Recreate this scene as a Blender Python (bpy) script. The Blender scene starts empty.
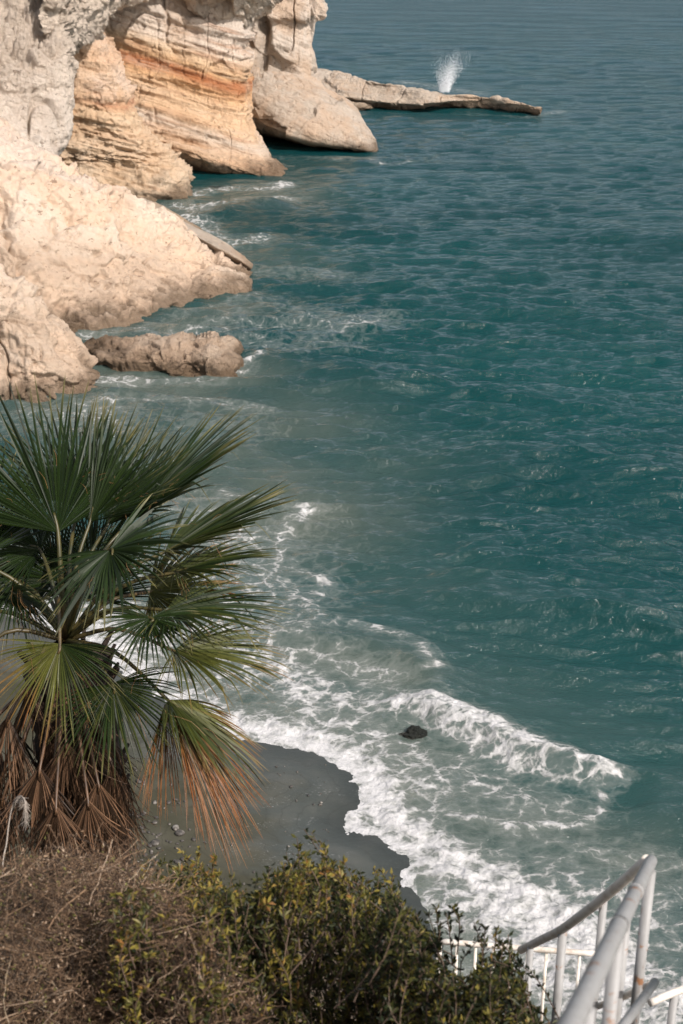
import bpy, math, random
import numpy as np
from mathutils import Vector
random.seed(7); rng = np.random.default_rng(7)
R = math.radians
scene = bpy.context.scene
C = scene.collection

# ------------------------------------------------------------------ camera frame
PITCH = R(24.3); F = 1422.0; H = 16.0
CAM = np.array([0.0, 0.0, H])
FW = np.array([0, math.cos(PITCH), -math.sin(PITCH)])
UP = np.array([0, math.sin(PITCH), math.cos(PITCH)])
RT = np.array([1.0, 0, 0])
def ray(px, py): return FW + RT*((px-341.5)/F) + UP*((512-py)/F)
def PD(px, py, d): return CAM + ray(px, py)*d
def PY(px, py, Y): r = ray(px, py); return CAM + r*(Y/r[1])
def P0(px, py, z=0.0): r = ray(px, py); return CAM + r*((z-H)/r[2])

cam = bpy.data.cameras.new('camera'); co = bpy.data.objects.new('camera', cam); C.objects.link(co)
co.location = (0, 0, H); co.rotation_euler = (R(90)-PITCH, 0, 0)
cam.sensor_fit = 'VERTICAL'; cam.sensor_height = 36; cam.sensor_width = 24; cam.lens = 36*F/1024
cam.clip_start = 0.05; cam.clip_end = 9000
cam.dof.use_dof = True; cam.dof.focus_distance = 14; cam.dof.aperture_fstop = 4.8
scene.camera = co

# ------------------------------------------------------------------ light
EL, AZ = R(43), R(136)          # azimuth clockwise from +Y
sd_ = Vector((math.cos(EL)*math.sin(AZ), math.cos(EL)*math.cos(AZ), math.sin(EL)))
sun = bpy.data.lights.new('sun', 'SUN'); sun.energy = 3.6; sun.angle = R(0.6); sun.color = (1.0, 0.925, 0.875)
so = bpy.data.objects.new('sun', sun); C.objects.link(so)
so.rotation_euler = sd_.to_track_quat('Z', 'Y').to_euler()
w = bpy.data.worlds.new('World'); scene.world = w; w.use_nodes = True
nt = w.node_tree; bg = nt.nodes['Background']
sky = nt.nodes.new('ShaderNodeTexSky'); sky.sky_type = 'NISHITA'; sky.sun_disc = False
sky.sun_elevation = EL; sky.sun_rotation = AZ; sky.dust_density = 3.0; sky.ozone_density = 0.8; sky.air_density = 0.9
hs = nt.nodes.new('ShaderNodeHueSaturation'); hs.inputs['Saturation'].default_value = .5   # thin high haze
nt.links.new(sky.outputs[0], hs.inputs['Color']); nt.links.new(hs.outputs[0], bg.inputs[0]); bg.inputs[1].default_value = 0.125
scene.view_settings.view_transform = 'Standard'; scene.view_settings.look = 'None'
scene.view_settings.exposure = 0.42; scene.view_settings.gamma = 1
scene.render.engine = 'CYCLES'
scene.cycles.use_denoising = True
scene.cycles.max_bounces = 6; scene.cycles.transparent_max_bounces = 8
scene.cycles.sample_clamp_indirect = 5

# ------------------------------------------------------------------ noise
def _h(ix, iy, iz, seed):
    n = (ix*374761393 + iy*668265263 + iz*2147483647 + seed*1274126177) & 0xffffffff
    n = ((n ^ (n >> 13))*1274126177) & 0xffffffff
    n = ((n ^ (n >> 16))*2246822519) & 0xffffffff
    return ((n ^ (n >> 15)) & 0xffffff)/float(0xffffff)
def vnoise(p, seed=0):
    i = np.floor(p).astype(np.int64); f = p-i; f = f*f*f*(f*(f*6-15)+10)
    x, y, z = i[:, 0], i[:, 1], i[:, 2]; fx, fy, fz = f[:, 0], f[:, 1], f[:, 2]
    r = 0
    for a in (0, 1):
        wx = fx if a else 1-fx
        for b in (0, 1):
            wy = fy if b else 1-fy
            for c in (0, 1):
                r = r + wx*wy*(fz if c else 1-fz)*_h(x+a, y+b, z+c, seed)
    return r*2-1
def fbm(p, oct=4, seed=0, gain=.5, lac=2.07):
    p = np.array(p, dtype=float); s = 0; a = 1; t = 0
    for o in range(oct):
        s = s+a*vnoise(p+17.3*o, seed+o); t += a; a *= gain; p = p*lac
    return s/t
def ridged(p, oct=3, seed=0):
    p = np.array(p, dtype=float); s = 0; a = 1; t = 0
    for o in range(oct):
        s = s+a*(1-np.abs(vnoise(p+9.1*o, seed+o))*2); t += a; a *= .5; p = p*2.1
    return s/t
def sst(a, b, x): t = np.clip((x-a)/(b-a), 0, 1); return t*t*(3-2*t)

def facet(p, sc, seed=0):
    """broken planes: every cell is a tilted facet, sharp edges where two meet"""
    q = p*sc; i0 = np.floor(q).astype(np.int64); best = np.full(len(q), 1e9); out = np.zeros(len(q))
    for a in (-1, 0, 1):
        for b in (-1, 0, 1):
            for c in (-1, 0, 1):
                i = i0+np.array([a, b, c]); x, y, z_ = i[:, 0], i[:, 1], i[:, 2]
                h1, h2, h3 = _h(x, y, z_, seed), _h(x, y, z_, seed+11), _h(x, y, z_, seed+23)
                d = q-(i+np.stack([h1, h2, h3], 1)*.9+.05); dd = (d**2).sum(1)
                pl = (h2-.5)*1.6*d[:, 0]+(h3-.5)*1.6*d[:, 1]+(h1-.5)*1.6*d[:, 2]+(h1+h2-1)*.35
                k = dd < best; best[k] = dd[k]; out[k] = pl[k]
    return out

# ------------------------------------------------------------------ object helpers
def tag(o, label=None, cat=None, group=None, kind=None):
    if label: o['label'] = label
    if cat: o['category'] = cat
    if group: o['group'] = group
    if kind: o['kind'] = kind
    return o
def empty(name, loc, label, cat, group=None, kind=None):
    o = bpy.data.objects.new(name, None); C.objects.link(o); o.location = tuple(loc); o.empty_display_size = .2
    return tag(o, label, cat, group, kind)
def mesh(name, v, f, mat, parent=None, smooth=True, attrs=None, origin=None):
    """v (n,3) world coords; f (m,3|4) array or list"""
    v = np.asarray(v, dtype=np.float32)
    o0 = np.array(parent_world(parent)) if origin is None else np.array(origin)
    v = v-o0
    me = bpy.data.meshes.new(name)
    if isinstance(f, np.ndarray):
        n, k = f.shape
        me.vertices.add(len(v)); me.vertices.foreach_set('co', v.astype(np.float32).ravel())
        me.loops.add(n*k); me.loops.foreach_set('vertex_index', f.astype(np.int32).ravel())
        me.polygons.add(n); me.polygons.foreach_set('loop_start', np.arange(0, n*k, k, dtype=np.int32))
        me.polygons.foreach_set('loop_total', np.full(n, k, dtype=np.int32))
        me.update(calc_edges=True)
    else:
        me.from_pydata([tuple(map(float, q)) for q in v], [], [tuple(q) for q in f])
    me.polygons.foreach_set('use_smooth', [smooth]*len(me.polygons))
    for k, a in (attrs or {}).items():
        at = me.attributes.new(k, 'FLOAT', 'POINT'); at.data.foreach_set('value', np.asarray(a, dtype=np.float32))
    me.materials.append(mat); me.update()
    o = bpy.data.objects.new(name, me); C.objects.link(o)
    if parent is not None:
        o.parent = parent
        pw = parent_world(parent)
        o.location = tuple(o0-np.array(pw))
    else:
        o.location = tuple(o0)
    return o
def parent_world(p):
    if p is None: return (0, 0, 0)
    l = np.array(p.location)
    while p.parent is not None: p = p.parent; l = l+np.array(p.location)
    return tuple(l)
def gridfaces(nr, nc):
    i = np.arange((nr-1)*(nc-1)); r = i//(nc-1); c = i % (nc-1); a = r*nc+c
    return np.stack([a, a+1, a+nc+1, a+nc], 1)

class MB:
    def __init__(s): s.v = []; s.f = []; s.a = {}; s.n = 0
    def add(s, v, f, **at):
        v = np.asarray(v, float); s.v.append(v); s.f.append(np.asarray(f)+s.n)
        for k, x in at.items(): s.a.setdefault(k, []).append(np.broadcast_to(np.asarray(x, float), (len(v),)))
        s.n += len(v)
    def build(s, name, mat, parent=None, smooth=True, origin=None):
        return mesh(name, np.concatenate(s.v), np.concatenate(s.f), mat, parent, smooth, {k: np.concatenate(x) for k, x in s.a.items()}, origin)
def tube(mb, pts, rad_, n=10, cap=True, **at):
    pts = np.asarray(pts, float); m = len(pts); rad_ = np.broadcast_to(np.asarray(rad_, float), (m,))
    t = np.gradient(pts, axis=0); t /= np.linalg.norm(t, axis=1)[:, None]+1e-9
    ref = np.array([0, 0, 1.0]) if abs(t[0][2]) < .9 else np.array([1.0, 0, 0])
    u = np.cross(t, ref); u /= np.linalg.norm(u, axis=1)[:, None]+1e-9; w_ = np.cross(t, u)
    a = np.arange(n)*2*math.pi/n
    ring = pts[:, None, :]+rad_[:, None, None]*(np.cos(a)[None, :, None]*u[:, None, :]+np.sin(a)[None, :, None]*w_[:, None, :])
    v = ring.reshape(-1, 3); f = []
    for i in range(m-1):
        for k in range(n): f.append((i*n+k, i*n+(k+1) % n, (i+1)*n+(k+1) % n, (i+1)*n+k))
    if cap:
        v = np.concatenate([v, pts[:1], pts[-1:]])
        for k in range(n):
            f.append((m*n, (k+1) % n, k, k)); f.append((m*n+1, (m-1)*n+k, (m-1)*n+(k+1) % n, (m-1)*n+(k+1) % n))
    mb.add(v, np.array(f), **at)
def curve(pts, n):
    """Catmull-Rom through pts"""
    P = np.asarray(pts, float); m = len(P)
    P = np.concatenate([[2*P[0]-P[1]], P, [2*P[-1]-P[-2]]])
    t = np.linspace(0, m-1-1e-6, n); i = np.floor(t).astype(int); f = (t-i)
    f = f.reshape((-1,)+(1,)*(P.ndim-1))
    a, b, c, d = P[i], P[i+1], P[i+2], P[i+3]
    return .5*((2*b)+(-a+c)*f+(2*a-5*b+4*c-d)*f**2+(-a+3*b-3*c+d)*f**3)

# ------------------------------------------------------------------ materials
class NT:
    def __init__(s, name):
        s.m = bpy.data.materials.new(name); s.m.use_nodes = True; s.t = s.m.node_tree
        s.p = s.t.nodes['Principled BSDF']; s.out = s.t.nodes['Material Output']
    def n(s, k, **kw):
        o = s.t.nodes.new('ShaderNode'+k)
        for a, b in kw.items(): setattr(o, a, b)
        return o
    def l(s, a, b): s.t.links.new(a, b)
    def setin(s, sock, v):
        if hasattr(v, 'is_linked') or isinstance(v, bpy.types.NodeSocket): s.l(v, sock)
        else: sock.default_value = v
    def pos(s, scale=(1, 1, 1), rot=(0, 0, 0), geo=True):
        g = s.n('NewGeometry').outputs['Position'] if geo else s.n('TexCoord').outputs['Object']
        m = s.n('Mapping'); m.inputs['Scale'].default_value = scale; m.inputs['Rotation'].default_value = rot
        s.l(g, m.inputs['Vector']); return m.outputs[0]
    def noise(s, vec, scale, detail=4, rough=.55, dist=0):
        n = s.n('TexNoise'); n.inputs['Scale'].default_value = scale; n.inputs['Detail'].default_value = detail
        n.inputs['Roughness'].default_value = rough; n.inputs['Distortion'].default_value = dist
        s.l(vec, n.inputs['Vector']); return n.outputs['Fac']
    def math(s, op, a, b=0.0, c=0.0):
        m = s.n('Math', operation=op); s.setin(m.inputs[0], a); s.setin(m.inputs[1], b)
        if op in ('MULTIPLY_ADD',): s.setin(m.inputs[2], c)
        return m.outputs[0]
    def ramp(s, fac, stops, interp='LINEAR'):
        r = s.n('ValToRGB'); s.l(fac, r.inputs[0]); e = r.color_ramp.elements; r.color_ramp.interpolation = interp
        while len(e) > 1: e.remove(e[-1])
        for i, (p, c) in enumerate(stops):
            q = e[0] if i == 0 else e.new(p)
            q.position = p; q.color = (*c, 1) if len(c) == 3 else c
        return r.outputs[0]
    def mr(s, v, a, b, c=0, d=1, smooth=False):
        m = s.n('MapRange'); m.clamp = True
        if smooth: m.interpolation_type = 'SMOOTHSTEP'
        for i, x in enumerate((v, a, b, c, d)): s.setin(m.inputs[i], x)
        return m.outputs[0]
    def mix(s, fac, a, b, mode='MIX'):
        m = s.n('MixRGB', blend_type=mode)
        s.setin(m.inputs[0], fac)
        for i, x in ((1, a), (2, b)):
            if isinstance(x, tuple) and len(x) == 3: x = (*x, 1)
            s.setin(m.inputs[i], x)
        return m.outputs[0]
    def attr(s, name): return s.n('Attribute', attribute_name=name).outputs['Fac']
    def bump(s, h, strength, dist, normal=None):
        b = s.n('Bump'); b.inputs['Strength'].default_value = strength; b.inputs['Distance'].default_value = dist
        s.l(h, b.inputs['Height'])
        if normal: s.l(normal, b.inputs['Normal'])
        return b.outputs[0]
    def base(s, c): s.setin(s.p.inputs['Base Color'], c if not isinstance(c, tuple) else (*c, 1))
    def rough(s, c): s.setin(s.p.inputs['Roughness'], c)

def rock_mat(name, stops, s0, s1, tilt=.28, contrast=.5, fine=1.0, bumpk=1.0, dark=(.30, .20, .13), streak=.5, stain=(.52, .36, .24), wetc=(.12, .082, .05), wetz=.28):
    m = NT(name)
    g = m.n('NewGeometry').outputs['Position']
    dt = m.n('VectorMath', operation='DOT_PRODUCT'); m.l(g, dt.inputs[0]); dt.inputs[1].default_value = (tilt, .0, 1)
    s = dt.outputs['Value']
    warp = m.noise(m.pos(), .35, 3)
    s2 = m.math('ADD', s, m.math('MULTIPLY', m.math('SUBTRACT', warp, .5), .55))
    col = m.ramp(m.mr(s2, s0, s1), stops)
    # thin beds: stretched along the bed
    cx = m.n('CombineXYZ'); sp = m.n('SeparateXYZ'); m.l(g, sp.inputs[0])
    m.l(m.math('MULTIPLY', sp.outputs[0], .22), cx.inputs[0]); m.l(m.math('MULTIPLY', sp.outputs[1], .22), cx.inputs[1])
    m.l(m.math('MULTIPLY', s, 3.2), cx.inputs[2])
    bed = m.noise(cx.outputs[0], 1.0, 5, .6)
    col = m.mix(m.math('MULTIPLY', m.mr(bed, .52, .68), streak), col, dark)
    col = m.mix(m.math('MULTIPLY', m.mr(bed, .46, .30), .35), col, (.62, .53, .43))
    blot = m.noise(m.pos(), 1.3, 6, .65)
    col = m.mix(m.math('MULTIPLY', m.mr(blot, .55, .75), .45*contrast), col, dark)
    blot2 = m.noise(m.pos((1, 1, .35)), 5, 5, .7)
    col = m.mix(m.math('MULTIPLY', m.mr(blot2, .56, .72), .6*contrast), col, (.24, .19, .14))
    st1 = m.noise(m.pos((1, 1, .6)), .33, 4, .6); col = m.mix(m.math('MULTIPLY', m.mr(st1, .47, .60), .8*min(1, contrast)), col, stain)
    st2 = m.noise(m.pos((1.4, 1.4, .5)), 1.9, 6, .75); col = m.mix(m.math('MULTIPLY', m.mr(st2, .50, .70), .5*min(1, contrast)), col, stain)
    pit = m.noise(m.pos((1, 1, 1.6)), 3.1, 3, .5); col = m.mix(m.math('MULTIPLY', m.mr(pit, .64, .70), .75*min(1, contrast)), col, (.20, .13, .085))
    # wet tide line at the water
    wet = m.mr(m.math('ADD', sp.outputs[2], m.math('MULTIPLY', m.math('SUBTRACT', blot, .5), 1.6)), wetz, wetz+.55, 1, 0)
    col = m.mix(m.math('MULTIPLY', wet, .82), col, wetc)
    m.base(col); m.rough(m.mr(wet, 0, 1, .9, .45)); m.p.inputs['Specular IOR Level'].default_value = .25
    v = m.n('TexVoronoi', feature='DISTANCE_TO_EDGE'); v.inputs['Scale'].default_value = .9*fine
    wn = m.n('TexNoise'); wn.inputs['Scale'].default_value = 1.2; wn.inputs['Detail'].default_value = 3
    ga = m.n('VectorMath', operation='MULTIPLY_ADD'); m.l(m.pos((1, 1, .6)), wn.inputs['Vector'])
    m.l(wn.outputs['Color'], ga.inputs[0]); ga.inputs[1].default_value = (1.2, 1.2, 1.2); m.l(m.pos((1, 1, .6)), ga.inputs[2])
    m.l(ga.outputs[0], v.inputs['Vector'])
    crack = m.mr(v.outputs['Distance'], 0, .06)
    h = m.math('ADD', m.math('MULTIPLY', m.noise(m.pos(), 2.2*fine, 9, .74), .9), m.math('MULTIPLY', bed, .55))
    h = m.math('ADD', h, m.math('MULTIPLY', crack, .06))
    m.l(m.bump(h, .95, .42*bumpk), m.p.inputs['Normal'])
    return m.m

cream = (.60, .52, .44)
M = {}
M['orange_rock'] = rock_mat('orange_rock', [(0, (.46, .30, .19)), (.10, (.60, .40, .25)), (.17, (.60, .50, .40)), (.22, (.66, .45, .28)), (.33, (.66, .46, .29)),
    (.40, (.66, .40, .21)), (.445, (.42, .17, .07)), (.47, (.44, .18, .08)), (.50, (.58, .36, .19)), (.56, (.66, .48, .31)), (.62, (.64, .53, .43)), (.75, (.64, .55, .46)), (1, (.60, .52, .44))], -2, 8, contrast=.6, dark=(.38, .19, .10), streak=.6)
M['buff_rock'] = rock_mat('buff_rock', [(0, (.62, .48, .34)), (.2, (.68, .50, .34)), (.30, (.72, .53, .35)), (.335, (.50, .25, .14)), (.36, (.70, .47, .31)), (.45, (.74, .58, .45)), (.55, (.72, .49, .33)), (.7, (.70, .53, .40)), (1, (.62, .53, .44))], -2, 8, contrast=.7, dark=(.44, .25, .14), streak=.45, stain=(.60, .40, .24), fine=1.3)
M['pale_rock'] = rock_mat('pale_rock', [(0, (.50, .38, .28)), (.12, (.68, .55, .43)), (.3, (.66, .55, .46)), (.55, (.71, .63, .55)), (1, (.68, .61, .54))], -1, 9, tilt=.3, contrast=.9, streak=.3, dark=(.52, .36, .25), stain=(.66, .48, .34), bumpk=.6, fine=1.4)
M['grey_rock'] = rock_mat('grey_rock', [(0, (.42, .34, .26)), (.3, (.52, .44, .36)), (.5, (.58, .50, .42)), (.8, (.64, .56, .48)), (1, (.60, .52, .44))], -1, 12, tilt=.4, contrast=.75, streak=.55, dark=(.28, .22, .16))
M['crust_rock'] = rock_mat('crust_rock', [(0, (.86, .76, .65)), (.3, (.80, .68, .56)), (.5, (.76, .64, .52)), (.7, (.70, .58, .46)), (1, (.64, .52, .42))], 1, 10, contrast=.8, stain=(.68, .56, .45), streak=.2, fine=2.0, bumpk=1.2, dark=(.25, .18, .13))
M['ledge_rock'] = rock_mat('ledge_rock', [(0, (.36, .28, .19)), (.25, (.50, .41, .32)), (1, (.58, .50, .42))], 0, 3, tilt=0.05, wetz=.0, fine=1.6, contrast=.8, streak=.35, dark=(.26, .19, .13))
M['outcrop_rock'] = rock_mat('outcrop_rock', [(0, (.40, .28, .18)), (.4, (.56, .43, .32)), (1, (.64, .52, .41))], 0, 2.2, tilt=0, contrast=.8, streak=.2, fine=2.0)
M['dark_rock'] = rock_mat('dark_rock', [(0, (.03, .035, .03)), (1, (.06, .06, .05))], 0, 1, contrast=.1, streak=0, dark=(.03, .03, .03), fine=2, stain=(.04, .045, .03), wetc=(.03, .035, .03))

# ------------------------------------------------------------------ cliffs (lofted from traced sections, each at its own distance)
def loft(name, rows, mat, nr, nc, disp, kind=None, label=None, cat=None, group=None, back=None, seed=0):
    G = np.array(rows, float)                         # nr0,nc0,3
    A = curve(G, nr); A = np.swapaxes(curve(np.swapaxes(A, 0, 1), nc), 0, 1)
    du = np.gradient(A, axis=1); dv = np.gradient(A, axis=0)
    n = np.cross(du, dv); n /= np.linalg.norm(n, axis=2)[:, :, None]+1e-9
    v = A.reshape(-1, 3); nn = n.reshape(-1, 3)
    v = v+nn*disp(v)[:, None]
    o = mesh(name, v, gridfaces(nr, nc), mat, origin=(0, 0, 0))
    return tag(o, label, cat, group, kind)

def strata(v, tilt=.28, k=1.0, seed=3):
    s = v[:, 2]+tilt*v[:, 0]
    p = np.stack([v[:, 0]*.12, v[:, 1]*.12, s*1.5], 1)
    a = fbm(p, 4, seed, gain=.6)
    return k*(sst(-.25, .25, a)-.5)
def cracks(v, sc, w_=.09, seed=5, zs=.3):
    n = np.abs(vnoise(np.stack([v[:, 0]*sc, v[:, 1]*sc, v[:, 2]*sc*zs], 1), seed)+.15*vnoise(v*sc*3, seed+1))
    return -(1-sst(0, w_, n))

def dispC2(v):
    w = v+.5*np.stack([fbm(v*.6, 2, 401), fbm(v*.6, 2, 402), fbm(v*.6, 2, 403)], 1)
    return .30*facet(w*np.array([1, 1, 1.6]), .40, 404)*(.5+.5*sst(3, 6, v[:, 2]))+.10*facet(w*np.array([1, 1, 2.2]), 1.1, 405)+.35*strata(v)+.30*fbm(v*.35, 5, 1)+.28*cracks(v, .33, .08, 6, .15)*sst(5, 7, v[:, 2])+.10*fbm(v*1.6, 4, 9)+.12*cracks(v, .7, .06, 16, .2)
def dispC1(v):
    lump = ridged(v*np.array([.9, .9, 1.5]), 3, 12)
    w = v+.5*np.stack([fbm(v*.6, 2, 411), fbm(v*.6, 2, 412), fbm(v*.6, 2, 413)], 1)
    return .30*facet(w*np.array([1, 1, 1.5]), .55, 414)+.16*facet(w*np.array([1, 1, 2.0]), 1.5, 415)+.30*strata(v, seed=23)+.35*fbm(v*.5, 5, 2)+.34*lump*(1-sst(4, 7, v[:, 2]))+.09*fbm(v*2.2, 4, 8)
def dispB(v):
    w = v+.7*np.stack([fbm(v*.5, 2, 421), fbm(v*.5, 2, 422), fbm(v*.5, 2, 423)], 1); rough = .35+.65*sst(-.25, .25, fbm(v*.22, 2, 426))
    return .55*facet(w*np.array([.8, .8, 1.2]), .30, 424)*rough+.24*facet(w*np.array([1, 1, 1.4]), .95, 425)*rough+.08*facet(w, 2.6, 427)*rough+.45*fbm(v*.28, 4, 31)+.22*fbm(v*np.array([.9, .9, .6]), 5, 32, gain=.6)-.55*sst(.30, .8, ridged(v*.55+fbm(v, 2, 4)[:, None]*.5, 3, 33))*sst(-.2, .2, fbm(v*.2, 2, 35))-.22*sst(.25, .5, fbm(v*1.5, 3, 37))+.09*fbm(v*3.5, 4, 36)+.10*cracks(v, .6, .04, 39, .8)+.22*strata(v, .45, 1, 40)*sst(-.1, .4, fbm(v*.15, 2, 46))
def dispA(v):
    w = v+.5*np.stack([fbm(v*.6, 2, 431), fbm(v*.6, 2, 432), fbm(v*.6, 2, 433)], 1)
    return .40*facet(w, .45, 434)+.14*facet(w, 1.4, 435)+.05*facet(w, 3.5, 436)+.35*fbm(v*.4, 5, 41)+.12*fbm(v*1.5, 5, 42, gain=.6)-.25*sst(.35, .7, ridged(v*.8, 3, 43))+.25*cracks(v, .4, .04, 44, .6)+.05*fbm(v*5, 3, 45)
def dispD(v):
    up = sst(3.4, 4.4, v[:, 2]+.15*(v[:, 0]+2))
    col = 1.0*cracks(v, .30, .22, 51, .03)*up+.3*cracks(v, .8, .15, 55, .05)*up
    w = v+.5*np.stack([fbm(v*.6, 2, 441), fbm(v*.6, 2, 442), fbm(v*.6, 2, 443)], 1)
    return .28*facet(w*np.array([1, 1, 1.6]), .30, 444)+.10*facet(w*np.array([1, 1, 1.8]), 1.0, 445)+.18*fbm(v*.3, 4, 50)*(1-up*.3)+col+.14*strata(v, .4, 1, 53)*(.4+.6*up)+.07*fbm(v*1.5, 4, 54)
def dispCrust(v):
    w = v+.5*np.stack([fbm(v*.8, 2, 451), fbm(v*.8, 2, 452), fbm(v*.8, 2, 453)], 1)
    return .35*facet(w, .7, 454)+.22*facet(w, 1.8, 455)+.50*fbm(v*.5, 3, 61)+.65*fbm(v*1.4, 6, 62, gain=.68)-.55*sst(.25, .7, ridged(v*.9, 3, 63))
def dispLedge(v):
    return .38*facet(v*np.array([1, 1, .5]), .38, 461)+.14*facet(v, 1.1, 462)+.12*fbm(v*.25, 4, 71)+.20*fbm(v*.9, 5, 72, gain=.62)+.22*strata(v, .05, 1, 73)+.22*cracks(v, .35, .06, 74, .4)
def dispOut(v):
    return .26*facet(v, .9, 471)+.12*facet(v, 2.4, 472)+.18*fbm(v*1.1, 5, 81, gain=.6)+.16*ridged(v*np.array([1.0, .6, .6]), 3, 82)+.04*fbm(v*5, 3, 83)

def shift(row, d, z=None):
    r = np.array(row, float)+np.array(d)
    if z is not None: r[:, 2] = z
    return r
def under(row, z=-1.2, d=(0, 0, 0)): return shift(row, d, z)

# A: pale rounded rock, nearest, lower left
a0 = [P0(-260, 380), P0(-120, 398), P0(-40, 402), P0(20, 404), P0(60, 399), P0(85, 392), P0(98, 383)]
a1 = [PY(-260, 300, 47), PY(-120, 330, 45.5), PY(-40, 350, 44.6), PY(20, 352, 44.6), PY(55, 362, 44.9), PY(84, 372, 45.6), PY(100, 376, 46.6)]
a2 = [PY(-260, 220, 49), PY(-120, 250, 48), PY(-40, 270, 46.5), PY(2, 290, 46.2), PY(40, 318, 46.2), PY(72, 346, 46.8), PY(98, 370, 47.5)]
a3 = [PY(-260, 180, 52), PY(-120, 215, 51), PY(-40, 240, 49), PY(-6, 260, 48.6), PY(26, 290, 48.4), PY(62, 330, 48.4), PY(92, 364, 48.5)]
a4 = under([PY(-260, 180, 56), PY(-120, 215, 55), PY(-40, 240, 51), PY(-6, 262, 50.6), PY(26, 292, 50.2), PY(62, 332, 50), PY(90, 366, 49.6)], -1)
loft('cliff', [under(a0), a0, a1, a2, a3, a4], M['pale_rock'], 240, 260, dispA, 'structure', 'pale rounded rock at the foot of the cliff, nearest the palm', 'rock')

# B: long pale slope running down to a pointed tip
b0 = [P0(-260, 352), P0(-80, 350), P0(20, 345), P0(62, 333), P0(110, 326), P0(150, 314), P0(190, 302), P0(225, 293), P0(243, 290), P0(248, 283)]
b1 = [PY(-260, 290, 54), PY(-80, 292, 52.5), PY(10, 290, 52), PY(62, 292, 53.4), PY(108, 290, 54.6), PY(148, 284, 56), PY(185, 278, 57.2), PY(220, 274, 58.2), PY(240, 274, 59), PY(251, 275, 60)]
b2 = [PY(-260, 210, 57), PY(-80, 215, 55), PY(4, 225, 54), PY(58, 235, 55), PY(104, 245, 56), PY(144, 250, 57.2), PY(180, 254, 58.5), PY(214, 258, 59.5), PY(236, 265, 60.2), PY(253, 271, 61)]
b3 = [PY(-260, 130, 60), PY(-80, 140, 58), PY(0, 158, 57), PY(52, 178, 57), PY(95, 194, 58.2), PY(138, 209, 59.6), PY(172, 226, 60.4), PY(208, 246, 61), PY(232, 258, 61.3), PY(252, 268, 61.6)]
b4 = [PY(-260, 80, 64), PY(-80, 95, 62), PY(0, 136, 60.5), PY(48, 168, 60), PY(94, 186, 60.5), PY(138, 203, 61.2), PY(172, 221, 61.6), PY(207, 243, 62), PY(231, 256, 62), PY(250, 267, 62)]
b5 = [PY(-260, 70, 67), PY(-80, 90, 66), PY(0, 136, 64), PY(46, 172, 63), PY(92, 194, 62.8), PY(136, 215, 62.8), PY(170, 235, 62.8), PY(204, 254, 62.8), PY(228, 264, 62.6), PY(246, 272, 62.4)]
loft('cliff', [under(b0, -1.2, (0, .6, 0)), b0, b1, b2, b3, b4, b5, under(b5, -1, (0, .5, 0))], M['pale_rock'], 330, 400, dispB, 'structure', 'broad pale slope of rock sliding down to a pointed tip over the water', 'cliff')
# overhanging slab at the tip
s0 = [PY(150, 222, 63), PY(178, 235, 62), PY(208, 250, 61.2), PY(232, 262, 61), PY(248, 272, 61)]
s1 = [PY(150, 212, 62.4), PY(182, 228, 61.4), PY(212, 244, 60.6), PY(236, 257, 60.4), PY(252, 268, 60.6)]
s2 = [PY(152, 206, 63.4), PY(186, 222, 62.6), PY(216, 238, 62), PY(238, 251, 61.8), PY(253, 264, 61.6)]
loft('rock_slab', [shift(s0, (0, .6, 0)), s0, s1, s2, shift(s2, (0, 1, -.5))], M['ledge_rock'], 60, 160, lambda v: .10*fbm(v*.9, 4, 91), None, 'thin brown slab capping the pointed tip of the pale slope', 'rock')

# left upper wall with white pillars and grey crust
r = []
for py, Y, ed in ((185, 60.5, 40), (155, 62, 62), (130, 63.2, 71), (100, 64, 73), (75, 64.6, 74), (50, 65.5, 74), (25, 67, 72), (-10, 69, 80), (-60, 71, 90), (-130, 75, 90)):
    r.append([PY(x if x < 0 else x*ed/74, py, Y+dy) for x, dy in ((-300, -5), (-140, -3), (-40, -1), (10, 0), (35, .4), (58, 1.0), (72, 2.2), (70, 5), (60, 9))])
r.append(shift(r[-1], (-4, 14, 1)))
def dispL(v):
    up = sst(6.0, 8.5, v[:, 2]-.25*(v[:, 0]+16))
    return dispCrust(v)*(.25+.75*up)+.5*cracks(v, .55, .16, 65, .08)*(1-up)*sst(5, 6.0, v[:, 2])
loft('cliff', r, M['crust_rock'], 300, 300, dispL, 'structure', 'crumbling grey upper wall with whitish pillars above the pale slope', 'cliff')
# crust overhang (two lumps hanging over the orange wall)
def lump(px, py, Y, rx, ry, rz, mat, seed, name, label, n=90, amp=.5, kind=None, cat='rock', group=None, fr=.7):
    th = np.linspace(0, math.pi, n); ph = np.linspace(0, 2*math.pi, n*2-1)
    T, Pp = np.meshgrid(th, ph, indexing='ij')
    d = np.stack([np.sin(T)*np.cos(Pp), np.sin(T)*np.sin(Pp), np.cos(T)], 2).reshape(-1, 3)
    c = PY(px, py, Y)
    s = 1+amp*fbm(d*fr*2+seed*3.1, 5, seed, gain=.6)
    v = c+d*np.array([rx, ry, rz])*s[:, None]
    o = mesh(name, v, gridfaces(n, n*2-1), mat, origin=(0, 0, 0)); return tag(o, label, cat, group, kind)
c_ = []
for (dy, dY) in ((0, 5), (2, .5), (-14, -1.0), (-40, -1.5), (-90, 0)):
    c_.append([PY(x, y+dy, Y+dY) for x, y, Y in ((40, 52, 69), (60, 48, 70.5), (78, 36, 73), (92, 33, 75.5), (104, 20, 77), (112, 8, 79), (132, -2, 82), (150, -14, 85), (165, -14, 89))])
c_.append(shift(c_[-1], (-6, 14, 1)))
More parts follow.
